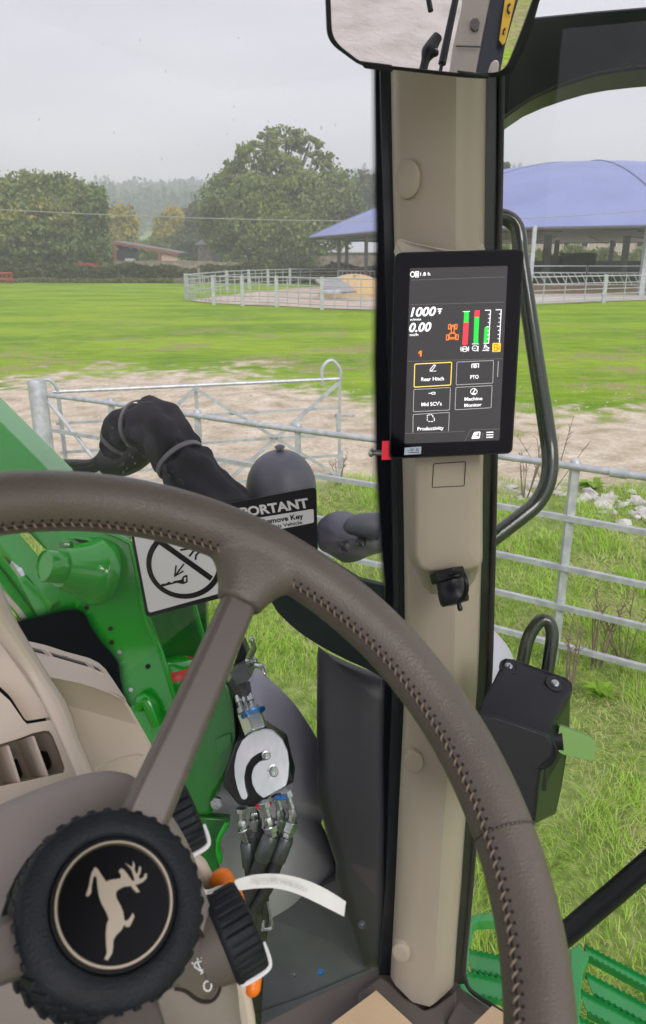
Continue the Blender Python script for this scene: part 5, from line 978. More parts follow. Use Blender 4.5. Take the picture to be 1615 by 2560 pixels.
# ------------------------------------------------------------ loader outside the windscreen
LG = 'parts of the green front loader'
t = T('loader_boom', P(60, 1200, 1.95), 'long green loader boom arm sloping down from the upper left edge', 'loader boom')
bm = NB()
def bs(x, oy, d): return [P(x + 0, oy, d + .16), P(x - 3, oy + 65, d), P(x - 70, oy + 320, d), P(x - 70, oy + 270, d + .16)]
loft(bm, [[P(-300, 690, 2.30), P(-300, 752, 2.12), P(-300, 960, 2.12), P(-300, 930, 2.3)], [P(0, 990, 2.12), P(0, 1056, 1.95), P(0, 1262, 1.95), P(0, 1220, 2.12)], [P(250, 1238, 2.0), P(245, 1300, 1.84), P(200, 1462, 1.84), P(210, 1430, 2.0)], [P(330, 1330, 1.98), P(325, 1380, 1.84), P(280, 1500, 1.84), P(290, 1480, 1.98)]])
build('beam', bm, GREEN, t, sharp=25, bevel=.006)
for a, b, w_ in (((0, 1344), (150, 1520), .030), ((-40, 1395), (80, 1560), .014), ((40, 1440), (150, 1560), .022)): bm = NB(); tube(bm, [P(a[0] - 200, a[1] - 235, 2.0), P(*a, 1.88), P(*b, 1.8)], w_, 8, 1, sq=True); build('link_bar', bm, GREEN, t, bevel=.003)
bm = NB(); plate(bm, W('A', [(90, 640), (125, 628), (300, 790), (330, 830), (300, 860), (200, 850)], 1.78), FW * .03); build('gusset', bm, GREEN, t, bevel=.003)
bm = NB(); tube(bm, [P(-60, 1290, 1.9), P(*Z('A', 30, 490), 1.85), P(*Z('A', 110, 590), 1.82)], .014, 12, 4); hs = build('hose', bm, HOSE, t); bm = NB(); tube(bm, [P(*Z('A', 90, 560), 1.83), P(*Z('A', 120, 610), 1.81), P(*Z('A', 135, 640), 1.8)], [.017, .015, .011], 8, 1); build('crimp', bm, STEEL, hs)
bm = NB(); plate(bm, W('A', [(190, 600), (300, 520), (318, 640), (270, 715), (215, 670), (130, 640), (125, 585)], 1.86), FW * .01); build('zinc_bracket', bm, ZINC, t, flat=True)
bm = NB(); tube(bm, W('A', [(-20, 690), (30, 740), (95, 810), (130, 860)], 1.7), .006, 8, 4); build('thin_pipe', bm, MATS['bracket_tan'], t)
t = T('loader_mast', P(350, 1700, 1.75), 'upright green loader mast plate with pivot boss, filling the space behind the wheel', 'loader mast')
mp_ = [(140, 1300), (200, 1250), (262, 1327), (318, 1354), (333, 1382), (366, 1545), (400, 1625), (436, 1740), (480, 1860), (520, 1990), (520, 2200), (420, 2250), (300, 2250), (150, 1900), (40, 1500)]
mp_ = [(146, 1330), (200, 1230), (262, 1327), (318, 1354), (333, 1382), (366, 1545), (400, 1625), (436, 1740), (480, 1860), (520, 1990), (520, 2150), (420, 2200), (300, 2200), (180, 1900), (143, 1560), (143, 1480), (152, 1420)]
bm = NB(); plate(bm, [P(x, y, 1.78) for x, y in rnd(mp_, 12, 3)], FW * .035); build('side_plate', bm, GREEN, t, sharp=30, bevel=.004)
bm = NB(); tube(bm, [P(x, y, 1.775) for x, y in ((262, 1328), (316, 1352), (331, 1378), (366, 1545), (400, 1625), (436, 1740), (482, 1860))], .006, 8, 3); build('weld_edge', bm, GREEN, t)
bx = CV(-.62, -.15, -.76).normalized(); bc = P(*Z('A', 470, 620), 1.76)
bm = NB(); lathe(bm, P(*Z('A', 505, 600), 1.78), bx, [(.082, -.02), (.082, .006), (.077, .012), (.066, .03), (.050, .078), (.046, .088)], 48); build('pivot_flange', bm, GREEN, t, sharp=40)
bm = NB(); lathe(bm, P(*Z('A', 505, 600), 1.78), bx, [(.0375, .075), (.038, .125), (.0355, .130), (.0335, .130), (.032, .126), (.0001, .126)], 40); build('pivot_pin', bm, GREEN, t, sharp=40)
bm = NB(); lathe(bm, P(*Z('A', 358, 478), 1.66), CV(0, -1, 0), [(.016, 0), (.017, .006), (.015, .014), (.012, .016)], 8); build('grease_plug', bm, GREEND, t)
bm = NB(); plate(bm, W('A', [(365, 425), (390, 412), (480, 418), (530, 460), (575, 540), (598, 620), (590, 700), (545, 760), (520, 750), (570, 680), (575, 610), (545, 520), (490, 450), (400, 440)], 1.765), FW * .02); build('reinforcing_ring', bm, GREEN, t, sharp=30, bevel=.004)
for (x, y) in ((600, 915), (605, 990), (650, 1040), (803, 1120), (845, 1325), (470, 800), (712, 1245)):
    c = P(*Z('A', x, y), 1.779); bm = NB(); lathe(bm, c, -FW, [(.0062, 0), (.006, .003), (.0058, .0035)], 6); build('bolt_hole', bm, DARK if x not in (650, 712) else STEEL, t, flat=True)
bm = NB(); tube(bm, W('A', [(755, 1360), (765, 1310), (790, 1300), (820, 1340), (845, 1400), (860, 1440)], 1.76), [.010, .016, .018, .018, .016, .014], 10, 5); build('cast_rib', bm, GREEN, t)
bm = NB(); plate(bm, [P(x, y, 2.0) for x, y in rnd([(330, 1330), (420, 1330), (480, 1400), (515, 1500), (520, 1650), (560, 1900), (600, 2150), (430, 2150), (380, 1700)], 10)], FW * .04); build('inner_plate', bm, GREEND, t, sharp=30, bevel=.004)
bm = NB(); tube(bm, [P(478, 1490, 1.98), P(505, 1590, 1.97), P(520, 1640, 1.97)], .008, 8, 1); build('inner_edge', bm, GREEN, t)
c = P(455, 1740, 1.86); bm = NB(); lathe(bm, c + CV(-.01, .0, .02), CV(-.1, -1, -.25), [(.062, -.1), (.062, .05), (.055, .075), (.035, .09), (.0001, .095)], 32); cy = build('hydraulic_cylinder', bm, GREEN, t)
bm = NB(); lathe(bm, c + CV(-.01, .0, .02), CV(-.1, -1, -.25), [(.0595, .062), (.056, .0755), (.050, .082)], 32); build('red_label', bm, mat('red_label', (.6, .03, .02), .4), cy)
bd = [(300, 380), (380, 330), (432, 390), (462, 460), (500, 620), (508, 720), (462, 900), (405, 1020), (352, 1100), (325, 1240), (130, 1240), (100, 1000), (140, 700)]
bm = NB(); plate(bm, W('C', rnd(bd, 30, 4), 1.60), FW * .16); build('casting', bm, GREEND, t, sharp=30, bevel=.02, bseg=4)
bm = NB(); plate(bm, W('C', rnd([(352, 750), (446, 712), (458, 790), (362, 858)], 10, 3), 1.598), -FW * .006); build('cast_pad', bm, GREEND, t, sharp=30, bevel=.003)
bm = NB(); plate(bm, W('C', [(430, 400), (470, 470), (512, 620), (512, 740), (490, 800), (465, 800), (500, 700), (490, 600)], 1.59), FW * .14); build('rubber_buffer', bm, BLKR, t, bevel=.004)
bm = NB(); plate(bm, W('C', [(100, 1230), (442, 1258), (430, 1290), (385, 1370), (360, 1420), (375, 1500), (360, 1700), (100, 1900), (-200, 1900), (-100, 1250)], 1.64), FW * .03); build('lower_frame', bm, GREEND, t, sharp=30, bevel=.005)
bm = NB(); plate(bm, W('C', [(405, 1290), (440, 1280), (432, 1315), (388, 1385), (372, 1450), (395, 1500), (388, 1550), (368, 1548), (350, 1480), (352, 1400), (372, 1350)], 1.56), FW * .03); build('hook_bracket', bm, GREEN, t, bevel=.004)
bm = NB(); hexa(bm, P(*Z('C', 360, 1152), 1.57), -FW, .013, .01); build('bolt', bm, STEEL, t, flat=True)
# ------------------------------------------------------------ sleeved hoses
t = T('hose_bundle', P(420, 1150, 1.85), 'black fabric sleeved hoses with grey cable ties, arching above the steering wheel', 'hose bundle')
cl = [(470, 745, 2.02), (478, 690, 2.0), (520, 635, 1.97), (600, 615, 1.92), (665, 660, 1.88), (725, 755, 1.85), (800, 850, 1.82), (900, 960, 1.8), (1010, 1130, 1.78), (1080, 1300, 1.76)]
bm = NB(); pc = cr([P(*Z('3', x, y), d) for x, y, d in cl], 9); rr = [v.x for v in cr([Vector((r_, 0, 0)) for r_ in (.040, .062, .078, .082, .080, .075, .078, .080, .078, .075)], 9)]
N = len(pc); secs = []; u = (pc[1] - pc[0]).orthogonal()
for i in range(N):
    tn = (pc[min(i + 1, N - 1)] - pc[max(i - 1, 0)]).normalized(); u = (u - tn * u.dot(tn)).normalized(); v = tn.cross(u); tie = 1 - .20 * math.exp(-((i - 23) / 1.6) ** 2) - .16 * math.exp(-((i - 45) / 1.6) ** 2) - .2 * math.exp(-((i - 11) / 1.5) ** 2)
    secs.append([pc[i] + (u * math.cos(q) + v * math.sin(q)) * rr[i] * .92 * tie * (1.04 - .16 * abs(math.sin(3 * q + i * .07)) ** 3 - .10 * abs(math.sin(2.5 * q - i * .21 + 1)) ** 4 + .05 * math.sin(2 * q - i * .30 + 1) + .03 * math.sin(i * .9 + q * 3)) for q in [2 * math.pi * k / 40 for k in range(40)]])
loft(bm, secs); build('fabric_sleeve', bm, FAB, t, sharp=180)
for i in (11, 23, 45):
    tn = (pc[i + 1] - pc[i - 1]).normalized(); u_ = tn.orthogonal().normalized(); v_ = tn.cross(u_); bm = NB(); r_ = rr[i] * (.79 if i != 45 else .83); secs = []
    for k in range(41): q = 2 * math.pi * k / 40; d_ = u_ * math.cos(q) + v_ * math.sin(q); rq = r_ * (1 + .03 * math.sin(3 * q)); secs.append([pc[i] + d_ * rq + tn * .007, pc[i] + d_ * (rq + .004) + tn * .006, pc[i] + d_ * (rq + .004) - tn * .006, pc[i] + d_ * rq - tn * .007])
    loft(bm, secs, True, False); build('cable_tie', bm, ZIP, t)
for o in (0, 1): bm = NB(); tube(bm, W('3', [(180, 770 + o * 16, 2.2), (290, 772 + o * 16, 2.1), (370, 770 + o * 12, 2.06), (420, 730 + o * 12, 2.04), (455, 670 + o * 20, 2.02), (490, 640 + o * 20, 1.99)]), .017, 10, 5); build('hose', bm, HOSE, t)
bm = NB(); tube(bm, W('3', [(430, 760, 2.03), (520, 740, 2.0), (600, 660, 1.96)]), .045, 12, 5); build('inner_hose', bm, HOSE, t)
# ------------------------------------------------------------ work lamp and side lamp
bm = NB(); c = P(703, 1220, 1.9); ax = CV(0, -1, -.1); prof = [(.088, -.16), (.090, -.02)] + [(.090 * math.cos(q), .100 * math.sin(q)) for q in [k * .131 for k in range(12)]] + [(.0005, .1003)]
t = T('beacon', c - UP * .16, 'dark grey domed lamp housing standing behind the warning sticker', 'lamp'); lathe(bm, c, ax, prof, 48); build('dome_cover', bm, LAMP, t)
bm = NB(); tube(bm, [P(690, 1124, 1.86), P(700, 1119, 1.86), P(708, 1123, 1.86)], .009, 10, 3); build('top_lug', bm, LAMP, t)
bm = NB(); tube(bm, [c + ax.normalized() * h for h in (-.24, -.15)], .06, 16, 1); build('stem', bm, BLK, t)
t = T('side_lamp', P(860, 1350, 1.75), 'grey marker lamp housing with two round lenses left of the tan pillar', 'lamp')
so1 = [tuple(v[:2]) for v in cr([Vector((*Z('B', *p), 0)) for p in [(1000, 400), (1060, 345), (1150, 322), (1250, 350), (1330, 380), (1430, 400), (1440, 560), (1330, 605), (1250, 640), (1170, 650), (1110, 620), (1060, 590), (1010, 560), (990, 470)]], 4, True)]
bm = NB(); dome(bm, so1, Z('B', 1180, 480), 1.80, 1.72, 8, .1, 2.2); build('housing', bm, LAMP, t, sharp=180)
bm = NB(); tube(bm, [P(*Z('B', 1180, 455), 1.74), P(*Z('B', 1240, 415), 1.725), P(*Z('B', 1380, 420), 1.73)], [.012, .026, .034], 12, 4); build('arm', bm, LAMP, t)
for x, y, r in ((1168, 545, .0135), (1276, 520, .0118)):
    bm = NB(); cc = P(*Z('B', x, y), 1.722); av = CV(-.1, -.05, -1).normalized(); lathe(bm, cc, av, [(r, -.02), (r, .002), (r * .92, .003), (r * .86, .001), (.0001, .002)], 28); build('lens', bm, mat('dark_lens', (.006, .008, .012), .08, coat=1), t)
# ------------------------------------------------------------ hydraulic multi coupler
t = T('hydraulic_coupler', P(*Z('C', 650, 900), 1.6), 'zinc plated hydraulic multi coupler plate with silver lever above and five hose fittings below', 'coupler')
dC = 1.50
pt = [(655, 690), (720, 705), (775, 755), (808, 830), (818, 910), (812, 1000), (798, 1052), (655, 1132), (610, 1095), (583, 1040), (578, 985), (592, 935), (630, 895), (672, 885), (690, 860), (672, 835), (630, 842), (580, 875), (545, 930), (532, 1000), (540, 1060), (558, 1118), (540, 1142), (515, 1135), (490, 1070), (472, 990), (470, 915), (485, 840), (520, 765), (580, 712)]
bm = NB(); plate(bm, [P(*Z('C', x, y), dC + (910 - y) * .00010) for x, y in rnd(pt, 14, 3)], FW * .010); build('cam_plate', bm, ZINC, t, sharp=30, bevel=.0015)
bm = NB(); plate(bm, W('C', rnd([(480, 780), (640, 700), (790, 800), (822, 940), (848, 1030), (700, 1110), (640, 1190), (500, 1180), (400, 1060), (410, 960)], 15, 3), dC + .03), FW * .09); build('block', bm, mat('coupler_black', (.01, .011, .013), .4), t, sharp=30, bevel=.006)
for x, y, r, nm in ((718, 955, .0135, 'pivot_nut'), (672, 856, .0095, 'guide_pin')):
    cc = P(*Z('C', x, y), dC); av = (-FW + RT * .25 + UP * .05).normalized(); bm = NB(); lathe(bm, cc, av, [(r, -.002), (r, .002), (r * .8, .0025)], 24); nut = build(nm, bm, STEEL, t); bm = NB(); lathe(bm, cc, av, [(r * .78, .002), (r * .78, .009), (r * .6, .010)], 6); lathe(bm, cc, av, [(r * .45, .010), (r * .42, .014), (r * .2, .014), (r * .18, .011)], 16); build('bolt_head', bm, STEEL, nut, flat=True)
bm = NB(); ax = (P(*Z('C', 560, 520), 1.56) - P(*Z('C', 625, 700), 1.53)).normalized(); hexa(bm, P(*Z('C', 612, 710), 1.535), ax, .027, .047); build('hex_union', bm, mat('blue_tint_zinc', (.42, .62, .68), .28, .9, col2=(.55, .55, .42), vs=9), t, flat=True, bevel=.002)
bm = NB(); lathe(bm, P(*Z('C', 592, 592), 1.53), ax, [(.026, 0), (.027, .003), (.024, .004)], 24); build('blue_ring', bm, BLUE, t)
for (x, y, x1, y1, r) in ((600, 580, 560, 470, .007), (525, 590, 492, 480, .007), (560, 600, 530, 470, .006)):
    bm = NB(); a_, b_ = P(*Z('C', x, y), 1.53), P(*Z('C', x1, y1), 1.55); tube(bm, [a_, a_.lerp(b_, .3), a_.lerp(b_, .32), a_.lerp(b_, .6), a_.lerp(b_, .62), b_], [r * 1.5, r * 1.5, r * .8, r * .8, r * 1.2, r], 8, 1); build('pipe_fitting', bm, STEEL, t, sharp=30)
bm = NB(); tube(bm, [P(*Z('C', 545, 480), 1.55), P(*Z('C', 528, 400), 1.56)], [.013, .015], 6, 1); build('dark_union', bm, DST, t, flat=True)
bm = NB(); plate(bm, W('C', [(440, 335), (550, 270), (583, 352), (548, 395), (480, 418)], 1.53), FW * .07); build('valve_block', bm, DST, t, flat=True, bevel=.002)
bm = NB(); plate(bm, W('C', [(460, 300), (520, 130), (556, 220), (545, 262), (480, 300)], 1.60), FW * .06); build('black_bracket', bm, BLK, t, flat=True, bevel=.003)
bm = NB(); tube(bm, W('M', [(215, 150, 1.50), (235, 200, 1.50), (265, 300, 1.51), (215, 400, 1.52), (170, 490, 1.53)]), [.0065, .0045, .0055, .0075, .0075], 12, 5); ball(bm, P(*Z('M', 220, 145), 1.50), .0066, seg=14); lv = build('lever', bm, STEEL, t, sharp=180)
bm = NB(); tube(bm, W('M', [(300, 620, 1.52), (400, 650, 1.51), (450, 700, 1.505), (465, 780, 1.50), (450, 810, 1.5)]), [.0065, .0065, .005, .0045, .0045], 12, 5); build('catch_arm', bm, STEEL, t, sharp=180)
bm = NB(); lathe(bm, P(*Z('M', 190, 560), 1.53), CV(1, -.25, -.3), [(.010, -.006), (.010, .002), (.0065, .003), (.0065, .013), (.005, .015)], 20); build('lever_hub', bm, STEEL, t)
ends = [((515, 1190), (520, 1290), (555, 1400), (600, 1800), 1.50), ((585, 1170), (600, 1230), (610, 1330), (640, 1700), 1.56), ((655, 1150), (690, 1280), (705, 1360), (620, 1580), 1.46), ((735, 1110), (765, 1230), (745, 1330), (690, 1500), 1.54), ((795, 1080), (845, 1230), (800, 1370), (735, 1540), 1.47)]
for i, (a, b, c_, e, d) in enumerate(ends):
    A_, B_, C_, E_ = [P(*Z('C', *q), d) for q in (a, b, c_, e)]; bm = NB(); f = lambda p, q, k: p.lerp(q, k)
    tube(bm, [A_, f(A_, B_, .28), f(A_, B_, .3), f(A_, B_, .8)], [.0125, .0125, .0075, .0075], 6, 1); ft = build('hex_fitting', bm, STEEL, t, flat=True, bevel=.001)
    bm = NB(); tube(bm, [f(A_, B_, .75), B_, f(B_, C_, .35)], [.009, .0105, .009], 8, 1); build('elbow', bm, STEEL, ft, sharp=30)
    bm = NB(); tube(bm, [f(B_, C_, .3), f(B_, C_, .75), f(B_, C_, .77), f(B_, C_, 1.15)], [.0145, .0145, .0115, .0115], 6, 1); build('swivel_nut', bm, STEEL, ft, flat=True, bevel=.001)
    dv = (E_ - C_).normalized(); bm = NB(); tube(bm, [C_, C_ + dv * .006, C_ + dv * .050, C_ + dv * .053], [.014, .0165, .0165, .0145], 20, 1); build('crimp', bm, DST, ft, sharp=40)
    bm = NB(); tube(bm, [C_ + dv * .045, C_ + dv * .1, E_ + dv * .05, E_ + dv * .14 - UP * .06 - RT * .02, E_ + dv * .14 - UP * .6 - RT * .05], .0135, 14, 4); build('hose', bm, HOSE, t)
for (a, m_) in (((655, 1165), RED), ((775, 1110), BLUE)): bm = NB(); lathe(bm, P(*Z('C', *a), 1.47), CV(.15, 1, 0), [(.0155, 0), (.0165, .001), (.0165, .003), (.0155, .004)], 20); build('colour_ring', bm, m_, t)
bm = NB(); tube(bm, W('E', [(395, 700, 1.2), (405, 640, 1.2), (400, 690, 1.2), (455, 680, 1.2), (445, 600, 1.2), (430, 520, 1.2)]), .0025, 6, 4); build('clip', bm, STEEL, t)
# ------------------------------------------------------------ fender, exhaust cover, solid plates standing in for windscreen reflections
t = T('front_fender', P(700, 2000, 1.9), 'large smooth lavender grey front fender beyond the hose fittings', 'fender')
fo = [(560, 290), (640, 320), (700, 380), (780, 455), (850, 530), (920, 630), (990, 745), (1060, 900), (1150, 1200), (1230, 1560)]
fo2 = [Z('C', *p) for p in [(430, 330)] + fo[:-1]] + [Z('E', *p) for p in [(770, 0), (800, 90), (858, 270), (864, 340), (840, 420), (780, 560), (700, 680), (600, 760), (430, 850), (200, 900), (-50, 880)]] + [Z('C', *p) for p in [(0, 1200), (300, 700)]]
fo2 = [tuple(v[:2]) for v in cr([Vector((*p, 0)) for p in fo2], 3, True)]
bm = NB(); dome(bm, fo2, Z('C', 600, 1100), 1.86, 1.70, 10, .35, 2.0); build('wheel_cover', bm, FEND, t, sharp=180)
bm = NB(); bp_ = [Z('E', *p) for p in [(-200, 500), (200, 700), (860, 380), (1000, 395), (1120, 500), (1400, 600), (1400, 1500), (-200, 1500)]]; plate(bm, [P(x, y, 1.80) for x, y in bp_], FW * .03); build('reflection_plate', bm, mat('slate_plate', (.075, .085, .10), .45, var=.25, vs=4), label='dark slate plate standing in for glass reflections below the fender near the windscreen foot', cat='panel', flat=True)  # solid plate added where soft reflections lie on the windscreen
for x, y, m_, r, nm, lab in ((1030, 757, DST, .0045, 'plate_bolt', 'dark bolt seen through the lower windscreen left of the pillar foot'), (595, 1070, DST, .0045, 'plate_bolt', 'dark bolt left of the blue bolt at the windscreen foot'), (763, 1062, BLUE, .0038, 'plate_bolt', 'small blue bolt at the foot of the windscreen')):
    bm = NB(); c = PL(*Z('E', x, y), FP) + Vector((0, .03, 0)); av = (-FW + UP * .6).normalized(); lathe(bm, c, av, [(r * 1.5, 0), (r * 1.5, .002), (r, .003), (r, .007), (r * .6, .009)], 16); build(nm, bm, m_, label=lab, cat='bolt', group='bolts at the foot of the windscreen')
t = T('exhaust_cover', P(900, 2000, 1.6), 'tall dark grey exhaust cover behind the left side of the tan pillar', 'exhaust cover')
xo = [Z('C', *p) for p in [(1002, 165), (1010, 180), (1180, 262), (1300, 310), (1420, 350), (1700, 420), (1990, 700), (1900, 2200), (1300, 2200), (1110, 1640), (1112, 1540), (1060, 1380), (1010, 1180), (994, 1100), (992, 600), (994, 220)]]
cB = (1010, 1900); bm = NB(); secs = [[P(x, y, 1.95) for x, y in xo], [P(x, y, 1.60) for x, y in xo], [P(cB[0] + (x - cB[0]) * .97, cB[1] + (y - cB[1]) * .98, 1.57) for x, y in xo], [P(cB[0] + (x - cB[0]) * .85, cB[1] + (y - cB[1]) * .9, 1.555) for x, y in xo], [P(cB[0] + (x - cB[0]) * .5, cB[1] + (y - cB[1]) * .6, 1.55) for x, y in xo]]
loft(bm, secs); build('cover', bm, DGREY, t, sharp=60)
co = [Z('B', *p) for p in [(640, 800), (690, 870), (740, 960), (820, 1040), (900, 1105), (1000, 1170), (1100, 1225), (1200, 1275), (1300, 1318), (1400, 1375), (1560, 1440), (1560, 950), (1440, 800), (1280, 765), (1100, 650), (900, 600), (700, 650)]]
bm = NB(); plate(bm, [P(x, y, 1.42) for x, y in rnd(co, 10, 3)], FW * .08); build('reflection_crescent', bm, mat('dark_green_reflection', (.008, .018, .015), .55, spec=.2, var=.2, vs=4), t, sharp=30, bevel=.01)  # dark crescent modelled solid for the steering wheel's reflection in the glass
bm = NB(); so2 = [tuple(v[:2]) for v in cr([Vector((*Z('G', *p), 0)) for p in [(300, 330), (450, 370), (570, 428), (640, 500), (690, 580), (710, 680), (700, 900), (560, 1100), (200, 1100), (100, 600)]], 4, True)]
t = T('rounded_fender', P(1200, 1700, 1.3), 'pale lavender rounded fender edge showing right of the tan pillar behind the latch', 'fender'); dome(bm, so2, Z('G', 380, 800), 1.5, 1.38, 6, .1); build('cover', bm, FEND, t, sharp=180)
# ------------------------------------------------------------ grab rail
t = T('grab_rail', P(1320, 950, 1.2), 'long dark green bent grab rail outside the side window, behind the display', 'grab rail')
bm = NB(); tube(bm, [P(1225, 545, 1.16), P(1248, 541, 1.16), P(1272, 548, 1.16), P(1290, 567, 1.16), P(1298, 600, 1.16), P(1304, 660, 1.165), P(1337, 880, 1.18), P(1368, 1080, 1.20), P(1375, 1140, 1.20), P(1373, 1185, 1.20), P(1362, 1225, 1.20), P(1338, 1262, 1.20), P(1300, 1294, 1.195), P(1240, 1340, 1.19), P(1200, 1372, 1.19)], [.0125, .0125, .0125, .0125, .0125, .0125, .013, .0135, .0135, .0135, .0135, .0135, .0135, .0135, .0135], 28, 5); build('rail', bm, HANDR, t, sharp=180)
# ------------------------------------------------------------ latch housing
t = T('door_latch', P(*Z('G', 800, 1100), .9), 'black door latch housing with two screws and a light green lever', 'door latch')
top = [(648, 606, .93), (700, 612, .93), (1030, 728, .93), (1062, 760, .93), (1066, 800, .93), (1040, 850, .91), (985, 930, .88), (935, 1010, .86), (918, 1080, .85), (700, 1010, .85), (480, 950, .85), (500, 880, .87), (560, 780, .895), (610, 680, .92)]
tp = W('G', top); low = [p - UP * .02 + FW * .012 for p in tp]; bm = NB(); cc = sum(tp, Vector()) / len(tp)
loft(bm, [[p.lerp(cc, .06) + UP * .0012 for p in tp], tp, low, [p - UP * .05 for p in low]]); build('cover', bm, BLK, t, sharp=25, bevel=.004, bseg=3)
bm = NB(); bdy = [(470, 930), (700, 1000), (915, 1075), (955, 1140), (952, 1220), (880, 1280), (862, 1400), (838, 1632), (780, 1640), (560, 1560), (420, 1200)]; loft(bm, [W('G', [(x * .97 + 20, y * .985 + 15) for x, y in bdy], .838), W('G', bdy, .845), W('G', bdy, .87)]); build('front_body', bm, BLK, t, sharp=28, bevel=.003)
bm = NB(); sd_ = [(860, 1290, .846), (900, 1050, .86), (1055, 830, .93), (1052, 980, .93), (1030, 1215, .93), (1000, 1400, .93), (965, 1572, .92), (838, 1632, .846)]; q = W('G', sd_); plate(bm, q, -RT * .06); build('side_body', bm, mat('latch_green_black', (.012, .028, .016), .35), t, sharp=28, bevel=.003)
bm = NB(); lathe(bm, P(*Z('G', 858, 1180), .842), (-FW + UP * .1).normalized(), [(.021, -.02), (.0205, .0015), (.0185, .0026), (.0165, .0012), (.010, -.0008), (.0001, -.0015)], 36); build('round_boss', bm, BLK, t)
for x, y in ((670, 663), (957, 768)):
    tn_ = plane3(tp[1], tp[3], tp[9]); c = PL(*Z('G', x, y), (tn_[0] + tn_[1] * .0, tn_[1])); c = P(*Z('G', x, y), .922 if y < 700 else .915) + UP * .0015; nv = UP * .75 - FW * .66
    bm = NB(); lathe(bm, c, nv, [(.0112, -.004), (.0112, .0002), (.0104, .0005), (.0096, -.0006), (.0001, -.0006)], 28); sc = build('screw_recess', bm, BLKR, t); bm = NB(); lathe(bm, c, nv, [(.0052, -.001), (.0049, .0008), (.0035, .0014), (.002, .0015), (.0018, .0008), (.0001, .0008)], 24); build('screw', bm, STEEL, sc)
bm = NB(); lv = [(985, 1024), (1010, 1034), (1185, 1098), (1212, 1128), (1210, 1170), (1196, 1232), (1175, 1240), (1010, 1203), (978, 1185), (972, 1120)]; plate(bm, W('G', rnd(lv, 10, 3), .885), FW * .016); build('lever', bm, LIME, t, sharp=30, bevel=.003, bseg=3)
bm = NB(); lathe(bm, P(*Z('G', 965, 1100), .90), CV(1, -.1, -.2), [(.018, -.01), (.018, .006)], 20); build('lever_pivot', bm, BLK, t)
bm = NB(); tube(bm, W('G', [(742, 700, 1.02), (760, 620, 1.02), (790, 490, 1.02), (840, 400, 1.02), (885, 370, 1.02), (925, 395, 1.02), (940, 470, 1.02), (925, 590, 1.02), (905, 720, 1.02)]), .0090, 22, 6); build('loop_handle', bm, HANDR, t, sharp=180)
bm = NB(); tube(bm, [P(*Z('F', 960, 735), .80), P(*Z('F', 1075, 640), .79), P(*Z('F', 1330, 425), .77), P(*Z('F', 1519, 260), .75), P(*Z('F', 1900, -60), .72)], [.0115, .0118, .0118, .0115, .0115], 24, 1); build('gas_strut', bm, BLK, label='black round strut crossing the lower right corner', cat='strut')
# ------------------------------------------------------------ access steps
t = T('access_steps', PZ(1400, 2450, 1.0), 'green slotted metal access steps with serrated edges at the lower right', 'steps')
zS = 1.02
def fp(x, y, z=zS): return PZ(*Z('F', x, y), z)
def tread(a, b, wv, name='tread'):
    A_, B_ = fp(*a), fp(*b); n = int((B_ - A_).length / .012); d = (B_ - A_) / n; wv = Vector(wv); secs = []
    bm = NB(); ptsT = []
    for i in range(n * 2 + 1): ptsT.append(A_ + d * i / 2 + Vector((0, 0, .0055 if i % 2 else 0)))
    secs = [[p, p - Vector((0, 0, .0)) + wv.normalized() * .003, A_ + d * i / 2 + wv.normalized() * .003 - Vector((0, 0, .016)), A_ + d * i / 2 - Vector((0, 0, .016))] for i, p in enumerate(ptsT)]
    loft(bm, secs); build('serrated_edge', bm, STEPG, t, flat=True)
    bm = NB(); plate(bm, [A_ + Vector((0, 0, -.004)), B_ + Vector((0, 0, -.004)), B_ + wv + Vector((0, 0, -.004)), A_ + wv + Vector((0, 0, -.004))], Vector((0, 0, -.003))); build(name, bm, STEPG, t, flat=True)
    e0, e1 = A_ + wv, B_ + wv
    bm = NB(); loft(bm, [[p + wv - Vector((0, 0, .0)), p + wv + wv.normalized() * .003, A_ + d * i / 2 + wv + wv.normalized() * .003 - Vector((0, 0, .014)), A_ + d * i / 2 + wv - Vector((0, 0, .014))] for i, p in enumerate(ptsT)]); build('serrated_edge', bm, STEPG, t, flat=True)
for k, (a, b, c_) in enumerate((((1195, 785), (1700, 1060), (1100, 740)), ((1175, 870), (1700, 1150), (1150, 915)), ((1140, 968), (1700, 1260), (1150, 1010)), ((1130, 1120), (1700, 1410), (1130, 1170)))):
    wv = fp(*c_) - fp(*a); wv = Vector((0, -.050, 0)) if k else Vector((.0, .030, 0)); tread(a, b, wv)
bm = NB(); plate(bm, [fp(*p, zS + .002) for p in [(1085, 735), (1130, 705), (1200, 780), (1165, 850), (1150, 1000), (1140, 1300), (1080, 1300)]], Vector((0, 0, -.04))); build('side_rail', bm, STEPG, t, flat=True, bevel=.004)
for a, b in (((500, 740), (760, 790)), ((485, 862), (760, 925))): tread(a, b, Vector((0, -.05, 0)))
bm = NB(); lp_ = [(500, 560), (560, 530), (660, 528), (760, 545), (760, 575), (640, 572), (560, 575), (525, 600), (530, 650), (520, 700), (510, 760), (505, 860), (480, 940), (560, 1000), (700, 1080), (760, 1110), (760, 1180), (600, 1100), (470, 1010), (440, 900), (470, 700)]
plate(bm, [fp(*p, zS + .003) for p in lp_], Vector((0, 0, -.03))); build('side_rail', bm, STEPG, t, flat=True, bevel=.003)
